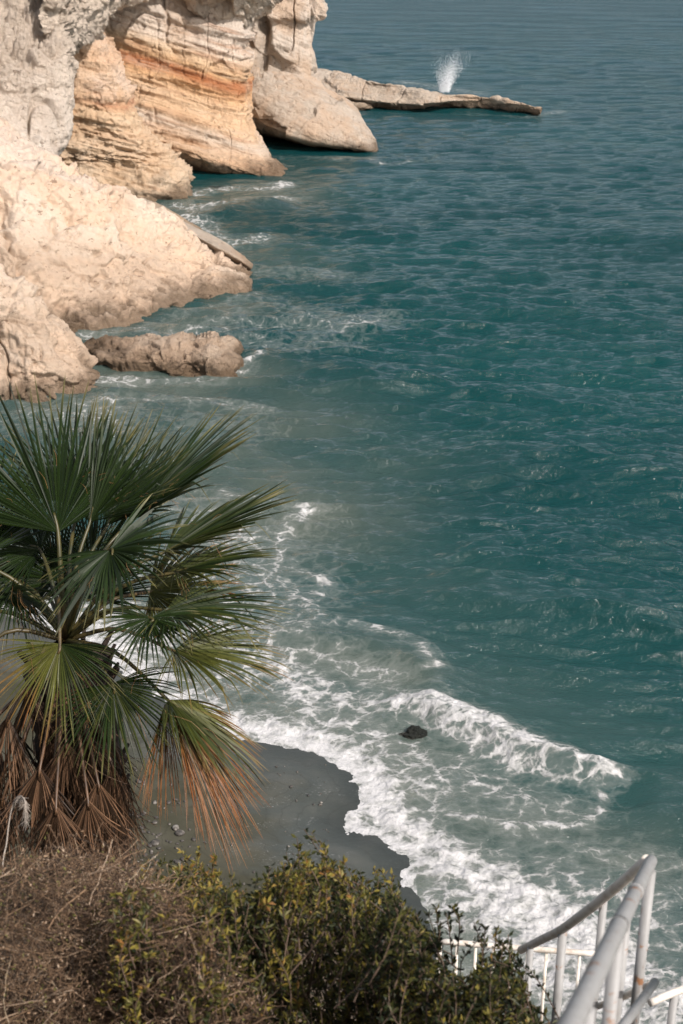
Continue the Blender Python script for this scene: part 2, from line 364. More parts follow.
loft('cliff', c_, M['crust_rock'], 160, 200, lambda v: .45*fbm(v*.7, 3, 66)+.30*fbm(v*1.8, 5, 67, gain=.65)+.45*facet(v, .6, 464)+.25*facet(v, 1.5, 465), 'structure', 'grey crumbly crust overhanging the orange wall', 'cliff')
c_ = []
for (dy, dY) in ((0, 6), (3, 1.2), (-10, -1.0), (-40, -1.6), (-90, 0)):
    c_.append([PY(x, y+dy, Y+dY+1.3) for x, y, Y in ((135, -10, 86.8), (160, -12, 86.8), (185, -2, 86.8), (205, 8, 86.6), (225, 14, 86.6), (245, 12, 87), (262, 6, 88), (276, -4, 89), (280, -14, 92))])
c_.append(shift(c_[-1], (-6, 14, 1)))
loft('cliff', c_, M['crust_rock'], 140, 200, lambda v: .4*fbm(v*.5, 3, 68)+.35*fbm(v*1.5, 5, 69, gain=.65)+.6*facet(v, .5, 466)+.3*facet(v, 1.3, 467), 'structure', 'brown crust jutting over the top of the orange cliff', 'cliff')

# C1: front buff buttress
r = []
for py, Y, xs in ((208, 75.0, (20, 60, 100, 140, 165, 178, 180, 172)), (190, 75.4, (20, 60, 100, 140, 168, 182, 184, 176)), (165, 76.2, (20, 60, 98, 135, 160, 174, 178, 172)), (148, 76.2, (20, 58, 92, 122, 146, 162, 168, 165)),
                  (125, 76.3, (20, 56, 85, 108, 124, 136, 140, 138)), (95, 76.6, (20, 54, 80, 98, 112, 124, 128, 128)), (65, 77, (20, 54, 76, 92, 104, 112, 118, 118)), (35, 77.8, (20, 52, 70, 82, 92, 100, 106, 106)), (5, 79.5, (20, 50, 64, 74, 84, 90, 96, 96)), (-60, 88, (20, 50, 64, 74, 84, 90, 96, 96))):
    r.append([PY(x, py, Y+dy) for x, dy in zip(xs, (-1, -.5, -.2, 0, .4, 1.2, 3, 8))])
r = [under(r[0], -1)] + r
loft('cliff', r, M['buff_rock'], 300, 240, dispC1, 'structure', 'buff buttress with nodular beds in front of the orange wall', 'cliff')

# C2: the orange banded cliff with the undercut foot
cols = np.array([60, 110, 150, 185, 215, 240, 0, 0, 0], float)
edge = {190: 274, 184: 281, 176: 282, 166: 283, 150: 266, 125: 252, 100: 247, 75: 248, 45: 249, 15: 252, -30: 256, -110: 258}
r = []
zr = [PY(x, 190, 88) for x in (60, 110, 150, 188, 222, 252)]+[PY(272, 186, 86), PY(268, 186, 89), PY(255, 186, 95)]
r.append(under(zr, -1)); r.append(zr)
r.append([PY(x, y, Y) for x, y, Y in ((60, 150, 86), (110, 160, 86), (150, 168, 86.5), (188, 176, 86), (222, 182, 85), (252, 187, 84), (274, 184, 84), (270, 184, 88), (255, 184, 95))])
r.append([PY(x, y, Y) for x, y, Y in ((60, 140, 83), (110, 138, 83), (150, 146, 83), (185, 156, 82.6), (216, 168, 82.4), (248, 178, 82.4), (279, 183, 82.6), (280, 181, 86), (262, 180, 95))])
r.append([PY(x, y, Y) for x, y, Y in ((60, 130, 82.6), (110, 128, 82.6), (150, 136, 82.6), (185, 146, 82.4), (216, 156, 82.3), (250, 168, 82.4), (284, 172, 82.8), (285, 172, 86), (266, 172, 95))])
for py, Y, ed in ((148, 84, 266), (125, 85, 252), (100, 86, 246.5), (75, 86.6, 248), (45, 87.2, 249), (15, 87.8, 252), (-30, 89, 257), (-110, 92, 258)):
    k = .15*(1 if py > 100 else .6)
    r.append([PY(x, py-k*(ed-x)*.5+8*k*4, Y+dy) for x, dy in ((60, .3), (110, 0), (150, 0), (ed-62, 0), (ed-35, 0), (ed-12, .3), (ed, 1.6), (ed+1, 5), (ed-12, 12))])
r.append(shift(r[-1], (-6, 14, 1)))
loft('cliff', r, M['orange_rock'], 380, 340, dispC2, 'structure', 'orange banded cliff with a rust layer and an undercut foot', 'cliff')

# D: grey tan headland
r = []
d0 = [PY(x, y, Y) for x, y, Y in ((215, 142, 99), (245, 144, 98.5), (265, 146, 98), (290, 148.5, 97), (320, 151, 95.5), (342, 153, 94.2), (356, 154, 93), (360, 154, 94), (345, 152, 100))]
r += [under(d0, -1.2), d0]
r.append([PY(x, y, Y) for x, y, Y in ((215, 108, 94.6), (245, 119, 93.4), (262, 127, 92.2), (285, 137, 91), (315, 145.5, 90.6), (342, 150, 90.4), (367, 152.5, 90.2), (372, 150, 92), (350, 148, 100))])
r.append([PY(x, y, Y) for x, y, Y in ((215, 100, 94.4), (245, 111, 92.8), (262, 119, 91.6), (286, 129, 90.2), (318, 138, 89.6), (345, 145, 89.5), (370, 149, 89.6), (374, 146, 92), (352, 142, 100))])
r.append([PY(x, y, Y) for x, y, Y in ((215, 82, 94.8), (245, 93, 93), (262, 100, 92), (286, 108, 91.2), (316, 117, 90.6), (340, 125, 90.4), (361, 132, 90.6), (367, 129, 93), (350, 124, 100))])
r.append([PY(x, y, Y) for x, y, Y in ((215, 62, 95.6), (245, 69, 94), (262, 74, 93.4), (284, 80, 93), (306, 88, 93), (326, 95, 93.4), (346, 106, 94), (350, 104, 97), (340, 100, 101))])
r.append([PY(x, y, Y) for x, y, Y in ((215, 54, 96.6), (245, 59, 95.8), (260, 64, 95.4), (276, 68, 95.2), (292, 73, 95.2), (306, 79, 95.6), (317, 83, 96.6), (318, 83, 99), (310, 80, 103))])
for py, Y, e in ((52, 95.6, 312), (24, 96.4, 315), (17, 96.0, 324), (6, 96.4, 325), (-8, 97, 321), (-25, 97.5, 324), (-110, 99, 324)):
    r.append([PY(x, py, Y+dy) for x, dy in ((215, 1), (240, .4), (255, 0), (270, -.2), (286, 0), (e-14, .2), (e-1, 1.2), (e, 3.5), (e-10, 8))])
r.append(shift(r[-1], (-4, 14, 1)))
loft('cliff', r, M['grey_rock'], 340, 320, dispD, 'structure', 'grey tan headland with upright columns above a smooth undercut nose', 'cliff')

# E: low ledge reaching out to sea
xs = (300, 322, 345, 372, 400, 430, 460, 490, 515, 530, 541)
f0 = [P0(x, y) for x, y in zip(xs, (110, 109, 106, 107, 108, 108, 107, 107.5, 109.5, 111.5, 113))]
f1 = [P0(x, y, q) for x, y, q in zip(xs, (101, 100, 97, 100, 103.5, 104.5, 103, 104, 107, 109.5, 112), (.8, .8, .9, .7, .5, .5, .5, .45, .35, .3, .2))]
f2 = [P0(x, y, q) for x, y, q in zip(xs, (85, 84, 84, 89, 94, 98, 99, 101, 104.5, 107.5, 111), (1.5, 1.5, 1.5, 1.2, 1.0, .9, .8, .7, .6, .45, .3))]
f3 = [P0(x, y, q) for x, y, q in zip(xs, (69, 69, 73, 79, 85, 91, 95.5, 98.5, 103, 106.5, 110.5), (2.2, 2.2, 2.0, 1.8, 1.5, 1.2, 1.0, .85, .7, .5, .3))]
loft('rock_ledge', [under(f0, -1), f0, f1, f2, f3, under(f3, -1, (0, 2, 0))], M['ledge_rock'], 130, 420, dispLedge, None, 'low tan rock ledge reaching out to sea beyond the headland', 'rock')

# F: outcrop
xs = (84, 96, 115, 140, 165, 190, 215, 232, 241)
g0 = [P0(x, y) for x, y in zip(xs, (352, 362, 369, 373, 374, 376, 379, 374, 366))]
g1 = [PY(x, y, Y) for x, y, Y in zip(xs, (349, 354, 358, 360, 359, 360, 362, 361, 360), (49.6, 48.2, 47.6, 47.2, 47.2, 47, 46.8, 47.4, 48.2))]
g2 = [PY(x, y, Y) for x, y, Y in zip(xs, (346, 347, 347, 347, 345, 345, 345, 348, 355), (50.2, 49.4, 48.6, 48.2, 48.0, 47.8, 47.8, 48.4, 49.0))]
g3 = [PY(x, y, Y) for x, y, Y in zip(xs, (346, 344, 343, 343, 341, 341, 341, 345, 354), (50.8, 50.4, 50, 49.6, 49.4, 49.2, 49.2, 49.4, 49.6))]
loft('rock_outcrop', [under(g0, -1), g0, g1, g2, g3, under(g3, -1, (0, .6, 0))], M['outcrop_rock'], 110, 300, dispOut, None, 'long knobbly brown rock lying in the shallows below the pale slope', 'rock')
# slab rocks below the buttress
k0 = [P0(x, y) for x, y in ((140, 218), (160, 232), (180, 240), (200, 243), (211, 240))]
k1 = [PY(x, y, Y) for x, y, Y in ((140, 206, 69.5), (160, 217, 68.4), (180, 228, 67.8), (200, 236, 67.4), (213, 237, 67.6))]
k2 = [PY(x, y, Y) for x, y, Y in ((142, 198, 72), (162, 207, 71), (182, 218, 70), (202, 229, 69), (212, 234, 68.6))]
loft('rock_slab', [under(k0, -1), k0, k1, k2, under(k2, -1, (0, 1.5, 0))], M['ledge_rock'], 80, 140, lambda v: .2*fbm(v*.8, 4, 95)+.06*fbm(v*3, 3, 96), None, 'grey brown slab lying at the water below the buff buttress', 'rock')
lump(390, 161, 90.5, 1.25, .5, .28, M['dark_rock'], 3, 'rock', 'small dark rock awash off the headland', 50, fr=1.2)
lump(352, 106, 107.5, 1.4, .8, .35, M['ledge_rock'], 13, 'rock', 'brown boulder at the landward foot of the low ledge', 40, fr=1.4)
lump(404, 101, 109.2, .75, .6, .55, M['dark_rock'], 14, 'rock', 'dark boulder sitting on the middle of the low ledge', 40, fr=1.4)
lump(222, 191, 79.3, .9, .5, .22, M['dark_rock'], 5, 'rock', 'dark wet rock in the swirl below the undercut cliff', 40, fr=1.2)
lump(415, 736, 24.45, .26, .2, .17, M['dark_rock'], 6, 'rock', 'black rock in the white surf of the breaking wave', 50, .6, fr=1.2)
lump(70, 330, 52.3, .7, .5, .3, M['outcrop_rock'], 8, 'rock', 'brown boulder in the gap between the two pale rocks', 40, fr=1.2)

# ------------------------------------------------------------------ shore line, beach
shore = [(-60, 120), (-45, 60)]+[tuple(P0(*q)[:2]) for q in ((-330, 500), (-200, 575), (-60, 600), (0, 616), (60, 640), (110, 668), (170, 706), (215, 730), (245, 741), (290, 751), (330, 763), (348, 776), (356, 790), (350, 805), (333, 822), (340, 833), (370, 840), (402, 862), (401, 878), (410, 900), (425, 925), (445, 990), (470, 1100), (500, 1300), (560, 1900))]
shore = np.array(shore)
def polydist(P, L, signed=False, chunk=400000):
    """distance of points P(n,2) to polyline L; signed: positive on the left-hand... of travel"""
    out = np.empty(len(P)); t_out = np.empty(len(P))
    L = np.asarray(L, float)
    for s in range(0, len(P), chunk):
        p = P[s:s+chunk]; best = np.full(len(p), 1e18); sg = np.ones(len(p)); tt = np.zeros(len(p))
        for i in range(len(L)-1):
            a, b = L[i], L[i+1]; ab = b-a; ap = p-a
            t = np.clip((ap@ab)/(ab@ab), 0, 1); q = ap-t[:, None]*ab; d = (q**2).sum(1)
            k = d < best-1e-9; best[k] = d[k]; tt[k] = (i+t[k])/(len(L)-1)
            sg[k] = np.sign(ab[0]*q[k, 1]-ab[1]*q[k, 0])
        out[s:s+chunk] = np.sqrt(best)*(sg if signed else 1); t_out[s:s+chunk] = tt
    return out, t_out
def shore_sd(P):                       # positive inland
    d, _ = polydist(P, shore, True)
    return -d
def beach_z(sd, P):
    z = np.where(sd > 0, np.minimum(.075*sd, 1.6), np.maximum(.10*sd, -3))
    return z+.02*fbm(np.concatenate([P*.6, P[:, :1]*0], 1), 3, 101)*sst(.2, 2, np.abs(sd))+.022*fbm(np.concatenate([P*1.8, P[:, :1]*0], 1), 5, 102, gain=.6)

X, Yg = np.meshgrid(np.concatenate([np.arange(-70, -12, .6), np.arange(-12, 9, .1)]), np.arange(8, 75, .16), indexing='xy')
bp = np.stack([X.ravel(), Yg.ravel()], 1); sdb = shore_sd(bp)
bz = beach_z(sdb, bp)
m = NT('wet_sand')
pn = m.noise(m.pos(), 1.2, 5); fn = m.noise(m.pos(), 60, 3, .6); gn = m.noise(m.pos((1, 2.2, 1)), .8, 4)
wet = m.mr(m.math('ADD', m.attr('inland'), m.math('MULTIPLY', m.math('SUBTRACT', gn, .5), 2.6)), .6, 2.4, 1, 0, True)
col = m.mix(wet, (.056, .054, .036), (.056, .063, .055))
col = m.mix(m.math('MULTIPLY', m.mr(fn, .5, .7), .35), col, (.05, .05, .045))
col = m.mix(m.math('MULTIPLY', m.mr(pn, .45, .7), .25), col, (.16, .15, .125))
bub = m.math('MULTIPLY', m.mr(m.noise(m.pos((.6, 1.6, 1)), 26, 5, .75), .60, .66), m.mr(m.noise(m.pos((.6, 1.4, 1)), 1.1, 4), .50, .62))
bub = m.math('MULTIPLY', bub, m.mr(m.attr('inland'), 1.2, 2.6, .8, 0)); col = m.mix(bub, col, (.45, .45, .43))
wl = m.math('ADD', m.math('MULTIPLY', m.attr('inland'), 2.3), m.math('MULTIPLY', m.noise(m.pos((1, 1, 1)), .9, 4), 3.2))
wl = m.mr(m.math('ABSOLUTE', m.math('SUBTRACT', m.math('FRACT', wl), .5)), 0, .07, 1, 0)
col = m.mix(m.math('MULTIPLY', wl, .35), col, (.030, .029, .022))
col = m.mix(m.mr(m.math('ADD', m.attr('inland'), m.math('MULTIPLY', gn, .5)), .25, .75, .55, 0), col, (.022, .026, .023))
m.base(col); m.rough(m.mr(wet, 0, 1, .95, .30)); m.l(m.mr(wet, 0, 1, .08, .45), m.p.inputs['Specular IOR Level'])
m.l(m.bump(m.math('ADD', m.math('MULTIPLY', fn, .5), m.noise(m.pos((1, 1.6, 1)), 5, 4)), .35, .02), m.p.inputs['Normal'])
mesh('beach', np.concatenate([bp, bz[:, None]], 1), gridfaces(*X.shape), m.m, origin=(0, 0, 0), attrs={'inland': sdb})['kind'] = 'structure'

# pebbles
pm = NT('pebble'); pm.base(pm.ramp(pm.noise(pm.pos(), 9, 2), [(.3, (.03, .03, .028)), (.55, (.07, .06, .05)), (.7, (.25, .23, .2))])); pm.rough(.6)
def ico(sub=1):
    import bmesh
    bm = bmesh.new(); bmesh.ops.create_icosphere(bm, subdivisions=sub, radius=1)
    v = np.array([q.co[:] for q in bm.verts]); f = np.array([[a.index for a in q.verts] for q in bm.faces]); bm.free(); return v, f
iv, if_ = ico(2)
protos = []
for k in range(4):
    vv = iv*(1+.25*fbm(iv*1.2+k*7, 3, 110+k))[:, None]*np.array([1, .8, .5])
    protos.append(vv)
pebs = []
for i in range(190):
    t = random.random()
    if i >= 95: px = random.uniform(118, 330); py = random.uniform(752, 884)
    elif i < 60: px = random.gauss(150, 22); py = random.gauss(842, 24)
    elif i < 85: px = random.uniform(118, 200); py = random.uniform(770, 880)
    else: px = random.uniform(3, 30); py = random.uniform(598, 612)
    if px < 0: continue
    p = P0(px, py, .3); s = random.choice((.03, .04, .05, .06, .08))*random.uniform(.7, 1.2)*(1.6 if 85 <= i < 95 else .45 if i >= 95 else 1)
    z = beach_z(shore_sd(p[None, :2]), p[None, :2])[0]
    if i < 4:
        me_o = mesh('pebble', protos[i]*s+np.array([p[0], p[1], z+.3*s]), if_, pm.m, origin=(p[0], p[1], z)); pebs.append((me_o, s))
    else:
        src, s_ = pebs[i % 4]; me_o = src.copy(); C.objects.link(me_o); me_o.location = (p[0], p[1], z); k = s/s_; me_o.scale = (k, k*random.uniform(.7, 1.1), k); me_o.rotation_euler = (0, 0, random.random()*6)
    if i < 85 or i >= 95: tag(me_o, 'small pebble lying on the bare grey sand between palm and surf', 'pebble', 'pebbles scattered on the sand')
    else: tag(me_o, 'dark stone at the foam edge behind the left fronds', 'stone', 'stones at the foam edge')

# ------------------------------------------------------------------ sea
ys = []
py = 1330.0
while True:
    a = PITCH+math.atan((py-512)/F)
    if a < R(2.6): break
    ys.append(H/math.tan(a)); py -= 1.0 if py < 1040 else 4
ys = np.array(ys); ys = np.concatenate([np.linspace(4, ys[0]-.3, 12), ys, np.geomspace(ys[-1]*1.02, 7000, 90)])
us = np.concatenate([np.linspace(-2.2, -.36, 60, endpoint=False), np.linspace(-.36, .36, 820), np.linspace(.36, 2.2, 61)[1:]])
U, Yw = np.meshgrid(us, ys); Xw = U*(Yw*.93+6.5)
sp_ = np.stack([Xw.ravel(), Yw.ravel()], 1); N = len(sp_)
near = sp_[:, 1] < 150
sdw = np.full(N, -60.0); sdw[near] = shore_sd(sp_[near]); off = np.clip(-sdw, 0, 60)
def bands(P, lst):
    out = np.zeros(len(P))
    for pts, wd, amp in lst:
        L = np.array([P0(*q)[:2] for q in pts])
        bb0 = L.min(0)-3*wd; bb1 = L.max(0)+3*wd
        k = ((P >= bb0) & (P <= bb1)).all(1)
        if not k.any(): continue
        d, t = polydist(P[k], L)
        out[k] = np.maximum(out[k], amp*np.exp(-(d/wd)**2))
    return out
FB = [  # dense leading edge of the wash
 (((60, 628), (110, 655), (170, 690), (215, 716), (255, 728), (300, 738), (345, 757), (372, 785), (380, 815), (410, 835), (450, 858), (500, 885), (555, 915), (620, 955), (683, 1000), (760, 1060)), .85, .93),
 (((350, 800), (345, 822), (375, 832), (410, 850), (455, 872), (500, 895), (550, 925), (600, 960), (650, 1000), (700, 1060)), .65, .92),
 (((480, 900), (540, 940), (600, 985), (650, 1030), (700, 1100)), 1.9, .80),
 (((560, 880), (620, 905), (683, 930), (760, 960)), 1.2, .62),
 (((600, 860), (650, 880), (720, 900)), .7, .50),
 (((402, 862), (401, 880), (408, 898), (424, 910)), .10, .95),
 (((410, 905), (440, 930), (500, 990)), .8, .55),
 # breaker
 (((395, 706), (430, 706), (468, 722), (505, 742), (550, 762), (588, 772), (616, 780)), .45, .86),
 (((430, 715), (470, 738), (510, 760), (560, 775), (600, 782)), .6, .74),
 (((616, 782), (590, 786), (605, 800), (600, 815), (570, 825), (520, 828), (480, 820), (450, 815)), .22, .75),
 (((420, 760), (470, 780), (520, 800), (580, 810)), 1.0, .55),
 (((400, 790), (450, 810), (520, 835), (580, 850), (640, 862), (683, 868)), .5, .5),
 (((640, 835), (610, 850), (560, 852)), .2, .45),
 (((330, 700), (380, 705), (420, 712)), .8, .62),
 (((270, 690), (330, 720), (400, 760), (440, 800)), 1.1, .60),
 (((230, 680), (270, 660), (300, 690)), 1.2, .75),
 # upper strip of lace
 (((300, 640), (340, 632), (380, 640), (420, 652), (432, 675)), .35, .62),
 (((255, 640), (290, 655), (340, 662), (380, 678)), .8, .60),
 (((310, 508), (285, 525), (275, 560), (318, 575), (330, 590), (300, 600), (318, 625), (296, 640)), .45, .66),
 (((200, 520), (240, 545), (260, 590), (270, 630)), 2.2, .60),
 (((150, 560), (200, 600), (230, 650)), 2.0, .66),
 (((20, 560), (80, 590), (150, 640)), 2.2, .70),
 (((220, 490), (260, 505), (316, 508)), .45, .60),
 (((0, 600), (60, 618), (120, 650)), 1.2, .85),
 (((316, 575), (333, 568), (336, 552)), .15, .45),
 (((100, 400), (160, 398), (220, 402), (262, 408)), .7, .58),
 (((0, 420), (80, 412), (150, 420), (230, 430)), 2.0, .50),
 # around the rocks
 (((225, 330), (270, 345), (310, 352), (300, 358)), .8, .55),
 (((250, 325), (300, 322), (345, 325), (368, 322)), 1.6, .50), (((240, 292), (270, 300), (300, 312), (340, 318)), 1.3, .46), (((262, 270), (300, 268), (340, 275)), 1.4, .42), (((250, 345), (300, 340), (350, 350)), 1.2, .44),
 (((90, 378), (150, 381), (220, 384), (245, 372)), .5, .60),
 (((236, 372), (248, 366), (262, 362)), .4, .75),
 (((60, 338), (110, 333), (160, 322), (240, 298), (258, 292)), .6, .55),
 (((150, 335), (200, 328), (240, 312)), 1.0, .50),
 (((205, 240), (220, 246), (236, 243), (262, 238)), 1.1, .62),
 (((180, 206), (200, 210), (230, 205), (284, 198)), 1.4, .66),
 (((196, 193), (230, 188), (270, 190), (284, 184)), 1.0, .72),
 (((184, 215), (205, 225), (216, 240)), 1.0, .72),
 (((262, 157), (300, 158), (345, 160), (374, 158)), .8, .50),
 (((365, 160), (392, 165), (410, 162)), .5, .58),
 (((400, 82), (440, 88), (480, 94)), 1.4, .52),
 (((530, 116), (545, 113), (560, 112)), .8, .60),
 (((345, 110), (400, 113), (480, 113), (540, 118)), .5, .40),
]
foam = bands(sp_, FB)
n2 = fbm(np.stack([sp_[:, 0]*.35, sp_[:, 1]*.35, np.zeros(N)], 1)[near], 3, 120)
foam[near] += .22*n2*(foam[near] > .05)
# surf line hugging the real water's edge
edge_f = np.exp(-((sdw+.02)/.46)**2)*sst(-8, -5, -np.abs(sp_[:, 0]+1)+0)  # near the visible beach
foam = np.maximum(foam, np.where(near & (sp_[:, 1] < 34), .97*edge_f*(sp_[:, 0] < 1.3), 0))
foam = np.where(sdw > .8, 0, foam)
murk = np.zeros(N)
murk = np.maximum(murk, np.exp(-off/2.8)*1.0)
MB_ = [(((60, 400), (150, 405), (230, 412), (290, 425)), 3.0, .6), (((130, 450), (220, 470), (280, 520)), 3.5, .75), (((250, 450), (330, 520), (400, 620), (480, 700), (683, 800)), 3.0, .22),
       (((180, 235), (215, 250), (260, 260)), 3, .5), (((190, 200), (240, 200), (285, 195)), 2.5, .6), (((90, 380), (180, 385), (245, 380)), 1.6, .8), (((100, 335), (170, 325), (240, 305)), 1.5, .7),
       (((290, 655), (350, 665), (400, 680)), 1.2, .7), (((420, 790), (520, 830), (640, 860)), 1.5, .6), (((300, 440), (360, 460)), 3, .35)]
murk = np.maximum(murk, bands(sp_, MB_)); murk[near] *= 1+.35*n2
# waves
z = np.zeros(N); dx = np.zeros(N); dy_ = np.zeros(N)
sy = np.gradient(ys); spac = np.repeat(sy, len(us))
Xf, Yf = sp_[:, 0], sp_[:, 1]
gust = 1+.35*fbm(np.stack([Xf*.05, Yf*.035, Xf*0], 1), 3, 130)
amp_sh = .015+.985*sst(.3, 10, off)
for i in range(210):
    lam = 0.30*(11)**(rng.random()**1.25) if i > 8 else rng.uniform(4.5, 10)
    th = R(-97)+rng.normal()*(.33 if lam < 3 else .22)
    k = 2*math.pi/lam; cx_, cy_ = math.cos(th), math.sin(th)
    A = (.0072 if lam < 1.3 else .0058 if lam < 2.2 else .0042)*lam**.88*(1.0 if lam < 4 else .8)
    fade = sst(.5, .22, spac/(lam*abs(cy_)+.15*lam))
    ph = k*(cx_*Xf+cy_*Yf)+rng.random()*6.28
    a = A*fade*amp_sh*gust
    z += a*np.cos(ph); dx -= .7*cx_*a*np.sin(ph); dy_ -= .7*cy_*a*np.sin(ph)
ripple = z.copy()
def swell(pts, h, wf, wb, endfade=.34):
    """asymmetric ridge: steep on the side towards the beach"""
    global z
    L = np.array([P0(*q)[:2] for q in pts]); k = (Yf < L[:, 1].max()+9) & (Yf > L[:, 1].min()-9) & (Xf > L[:, 0].min()-4) & (Xf < L[:, 0].max()+4)
    wob = .35*fbm(np.stack([Xf[k]*.3, Yf[k]*.3, Xf[k]*0], 1), 3, 140)
    d, t = polydist(sp_[k], L, True); d = d+wob
    wd = np.where(d < 0, wf, wb)
    hh = h*np.exp(-(np.abs(d)/wd)**1.7)*sst(0, endfade, t)*(1-sst(1-endfade, 1, t))
    z[k] += hh
# travel left->right: left side (positive) = far, right side (negative) = camera side
swell(((330, 596), (420, 600), (500, 607), (560, 612), (620, 624), (683, 645), (800, 668)), .50, .75, 2.4)
swell(((400, 466), (470, 472), (560, 476), (640, 486), (720, 498), (900, 510)), .46, .9, 3.0)
swell(((215, 372), (270, 370), (330, 378), (390, 392), (430, 402)), .42, 1.0, 2.6)
swell(((300, 300), (420, 305), (560, 315), (720, 330)), .30, 1.2, 3.5)
swell(((560, 232), (620, 236), (683, 243), (760, 250)), .35, 1.6, 4)
swell(((410, 545), (500, 548), (600, 556), (720, 566)), .22, .8, 2.5)
swell(((220, 636), (262, 640), (310, 644), (360, 650), (410, 665), (450, 685), (490, 700)), .36, .45, 1.3)
swell(((340, 705), (385, 712), (430, 714), (470, 728), (520, 752), (575, 770), (625, 782), (690, 800)), .34, .40, 1.1)
swell(((195, 208), (230, 212), (270, 206), (300, 200)), .4, 1.0, 1.8)
swell(((620, 800), (683, 815), (800, 840)), .25, .5, 1.2)
# foam thickness
kf = near & (foam > .05)
lum = fbm(np.stack([Xf[kf]*3.2, Yf[kf]*3.2, Xf[kf]*0], 1), 4, 150, gain=.6)
z[kf] += (.095*lum+.04)*sst(.4, .95, foam[kf])*sst(0, 1.0, off[kf])
z += np.where(sdw > -.6, -.012, 0)
ke = near & (np.abs(sdw) < 1.6)
z[ke] += .022*fbm(np.stack([Xf[ke]*4.5, Yf[ke]*4.5, Xf[ke]*0], 1), 5, 151, gain=.6)*(1-np.abs(sdw[ke])/1.6)
m = NT('sea_water')
fo, mk = m.attr('foam'), m.attr('murk')
# lace
warpn = m.n('TexNoise'); warpn.inputs['Scale'].default_value = 1.7; warpn.inputs['Detail'].default_value = 4; m.l(m.pos((1, 1, 0)), warpn.inputs['Vector'])
def warped(k, sc):
    g = m.n('VectorMath', operation='MULTIPLY_ADD'); m.l(warpn.outputs['Color'], g.inputs[0]); g.inputs[1].default_value = (k, k, 0); m.l(m.pos(sc), g.inputs[2]); return g.outputs[0]
v1 = m.n('TexVoronoi', feature='DISTANCE_TO_EDGE', voronoi_dimensions='2D'); v1.inputs['Scale'].default_value = 2.2; m.l(warped(.75, (.8, 1.0, 0)), v1.inputs['Vector'])
v2 = m.n('TexVoronoi', feature='DISTANCE_TO_EDGE', voronoi_dimensions='2D'); v2.inputs['Scale'].default_value = 6.5; m.l(warped(.6, (.8, 1.0, 0)), v2.inputs['Vector'])
l1 = m.mr(v1.outputs['Distance'], 0, .26, 1, 0); l2 = m.mr(v2.outputs['Distance'], 0, .30, 1, 0)
fnz = m.noise(m.pos((.75, 1.15, 0), (0, 0, R(25))), 2.6, 8, .72, .6)
pat = m.math('ADD', m.math('MULTIPLY', l1, .24), m.math('MULTIPLY', l2, .15)); pat = m.math('ADD', pat, m.math('MULTIPLY', m.mr(fnz, .22, .78), .58))
th_ = m.math('SUBTRACT', 1.13, m.math('MULTIPLY', fo, .98))
df = m.math('SUBTRACT', pat, th_)
mask = m.mr(df, -.07, .17, 0, 1, True)
has = m.mr(fo, .02, .15)
mask = m.math('MULTIPLY', mask, has)
mist = m.math('MULTIPLY', m.mr(df, -.45, .1, 0, .35), has)     # thin bubbles stirred in
# colour of the water itself
big = m.noise(m.pos((.6, 1, 0)), .06, 3)
deep = m.mix(m.mr(big, .35, .65), (.002, .035, .036), (.004, .049, .049))
ycoord = m.n('SeparateXYZ'); m.l(m.n('NewGeometry').outputs['Position'], ycoord.inputs[0])
deep = m.mix(m.mr(ycoord.outputs[1], 60, 190), deep, (.003, .042, .054))
cloud = m.noise(m.pos((.5, 1, 0)), .9, 5, .6)
mk2 = m.mr(m.math('MULTIPLY', mk, m.mr(cloud, .2, .8, .65, 1.35)), 0, 1)
body = m.mix(mk2, deep, (.090, .108, .088))
wc = m.mix(mist, body, (.33, .34, .31))
nb = m.n('Bump'); nb.inputs['Strength'].default_value = .9; nb.inputs['Distance'].default_value = .15
rp = m.math('ADD', m.math('MULTIPLY', m.noise(m.pos((.5, 1, 0), (0, 0, R(6))), 3.6, 5, .70), m.mr(ycoord.outputs[1], 60, 140, .9, 1.2)), m.math('MULTIPLY', m.noise(m.pos((.36, 1, 0), (0, 0, R(-7))), 1.7, 5, .66), m.mr(ycoord.outputs[1], 40, 130, .5, 1.9)))
m.l(rp, nb.inputs['Height'])
# light scattered back by the water body does not depend on the ripples; the surface reflection does
wd_ = m.n('BsdfDiffuse'); m.l(wc, wd_.inputs[0]); upn = m.n('CombineXYZ'); upn.inputs[2].default_value = 1; m.l(upn.outputs[0], wd_.inputs['Normal'])
wg_ = m.n('BsdfGlossy'); wg_.inputs['Roughness'].default_value = .13; wg_.inputs['Color'].default_value = (1, 1, 1, 1); m.l(nb.outputs[0], wg_.inputs['Normal'])
fr_ = m.n('Fresnel'); fr_.inputs['IOR'].default_value = 1.333; m.l(nb.outputs[0], fr_.inputs['Normal'])
water = m.n('MixShader'); m.l(fr_.outputs[0], water.inputs[0]); m.l(wd_.outputs[0], water.inputs[1]); m.l(wg_.outputs[0], water.inputs[2])
fb = m.n('BsdfPrincipled'); fb.inputs['Roughness'].default_value = .75
thick = m.mr(m.math('ADD', df, m.math('MULTIPLY', m.math('SUBTRACT', m.noise(m.pos((1, 1, 0)), 5.5, 6, .75), .5), .9)), -.05, .42)
m.l(m.mix(thick, (.27, .28, .26), (.60, .59, .58)), fb.inputs['Base Color'])
fh = m.math('ADD', m.math('MULTIPLY', mask, .5), m.noise(m.pos(), 9, 6, .7))
bb_ = m.n('Bump'); bb_.inputs['Strength'].default_value = .9; bb_.inputs['Distance'].default_value = .06; m.l(fh, bb_.inputs['Height']); m.l(bb_.outputs[0], fb.inputs['Normal'])
ms = m.n('MixShader'); m.l(mask, ms.inputs[0]); m.l(water.outputs[0], ms.inputs[1]); m.l(fb.outputs[0], ms.inputs[2]); m.l(ms.outputs[0], m.out.inputs[0])
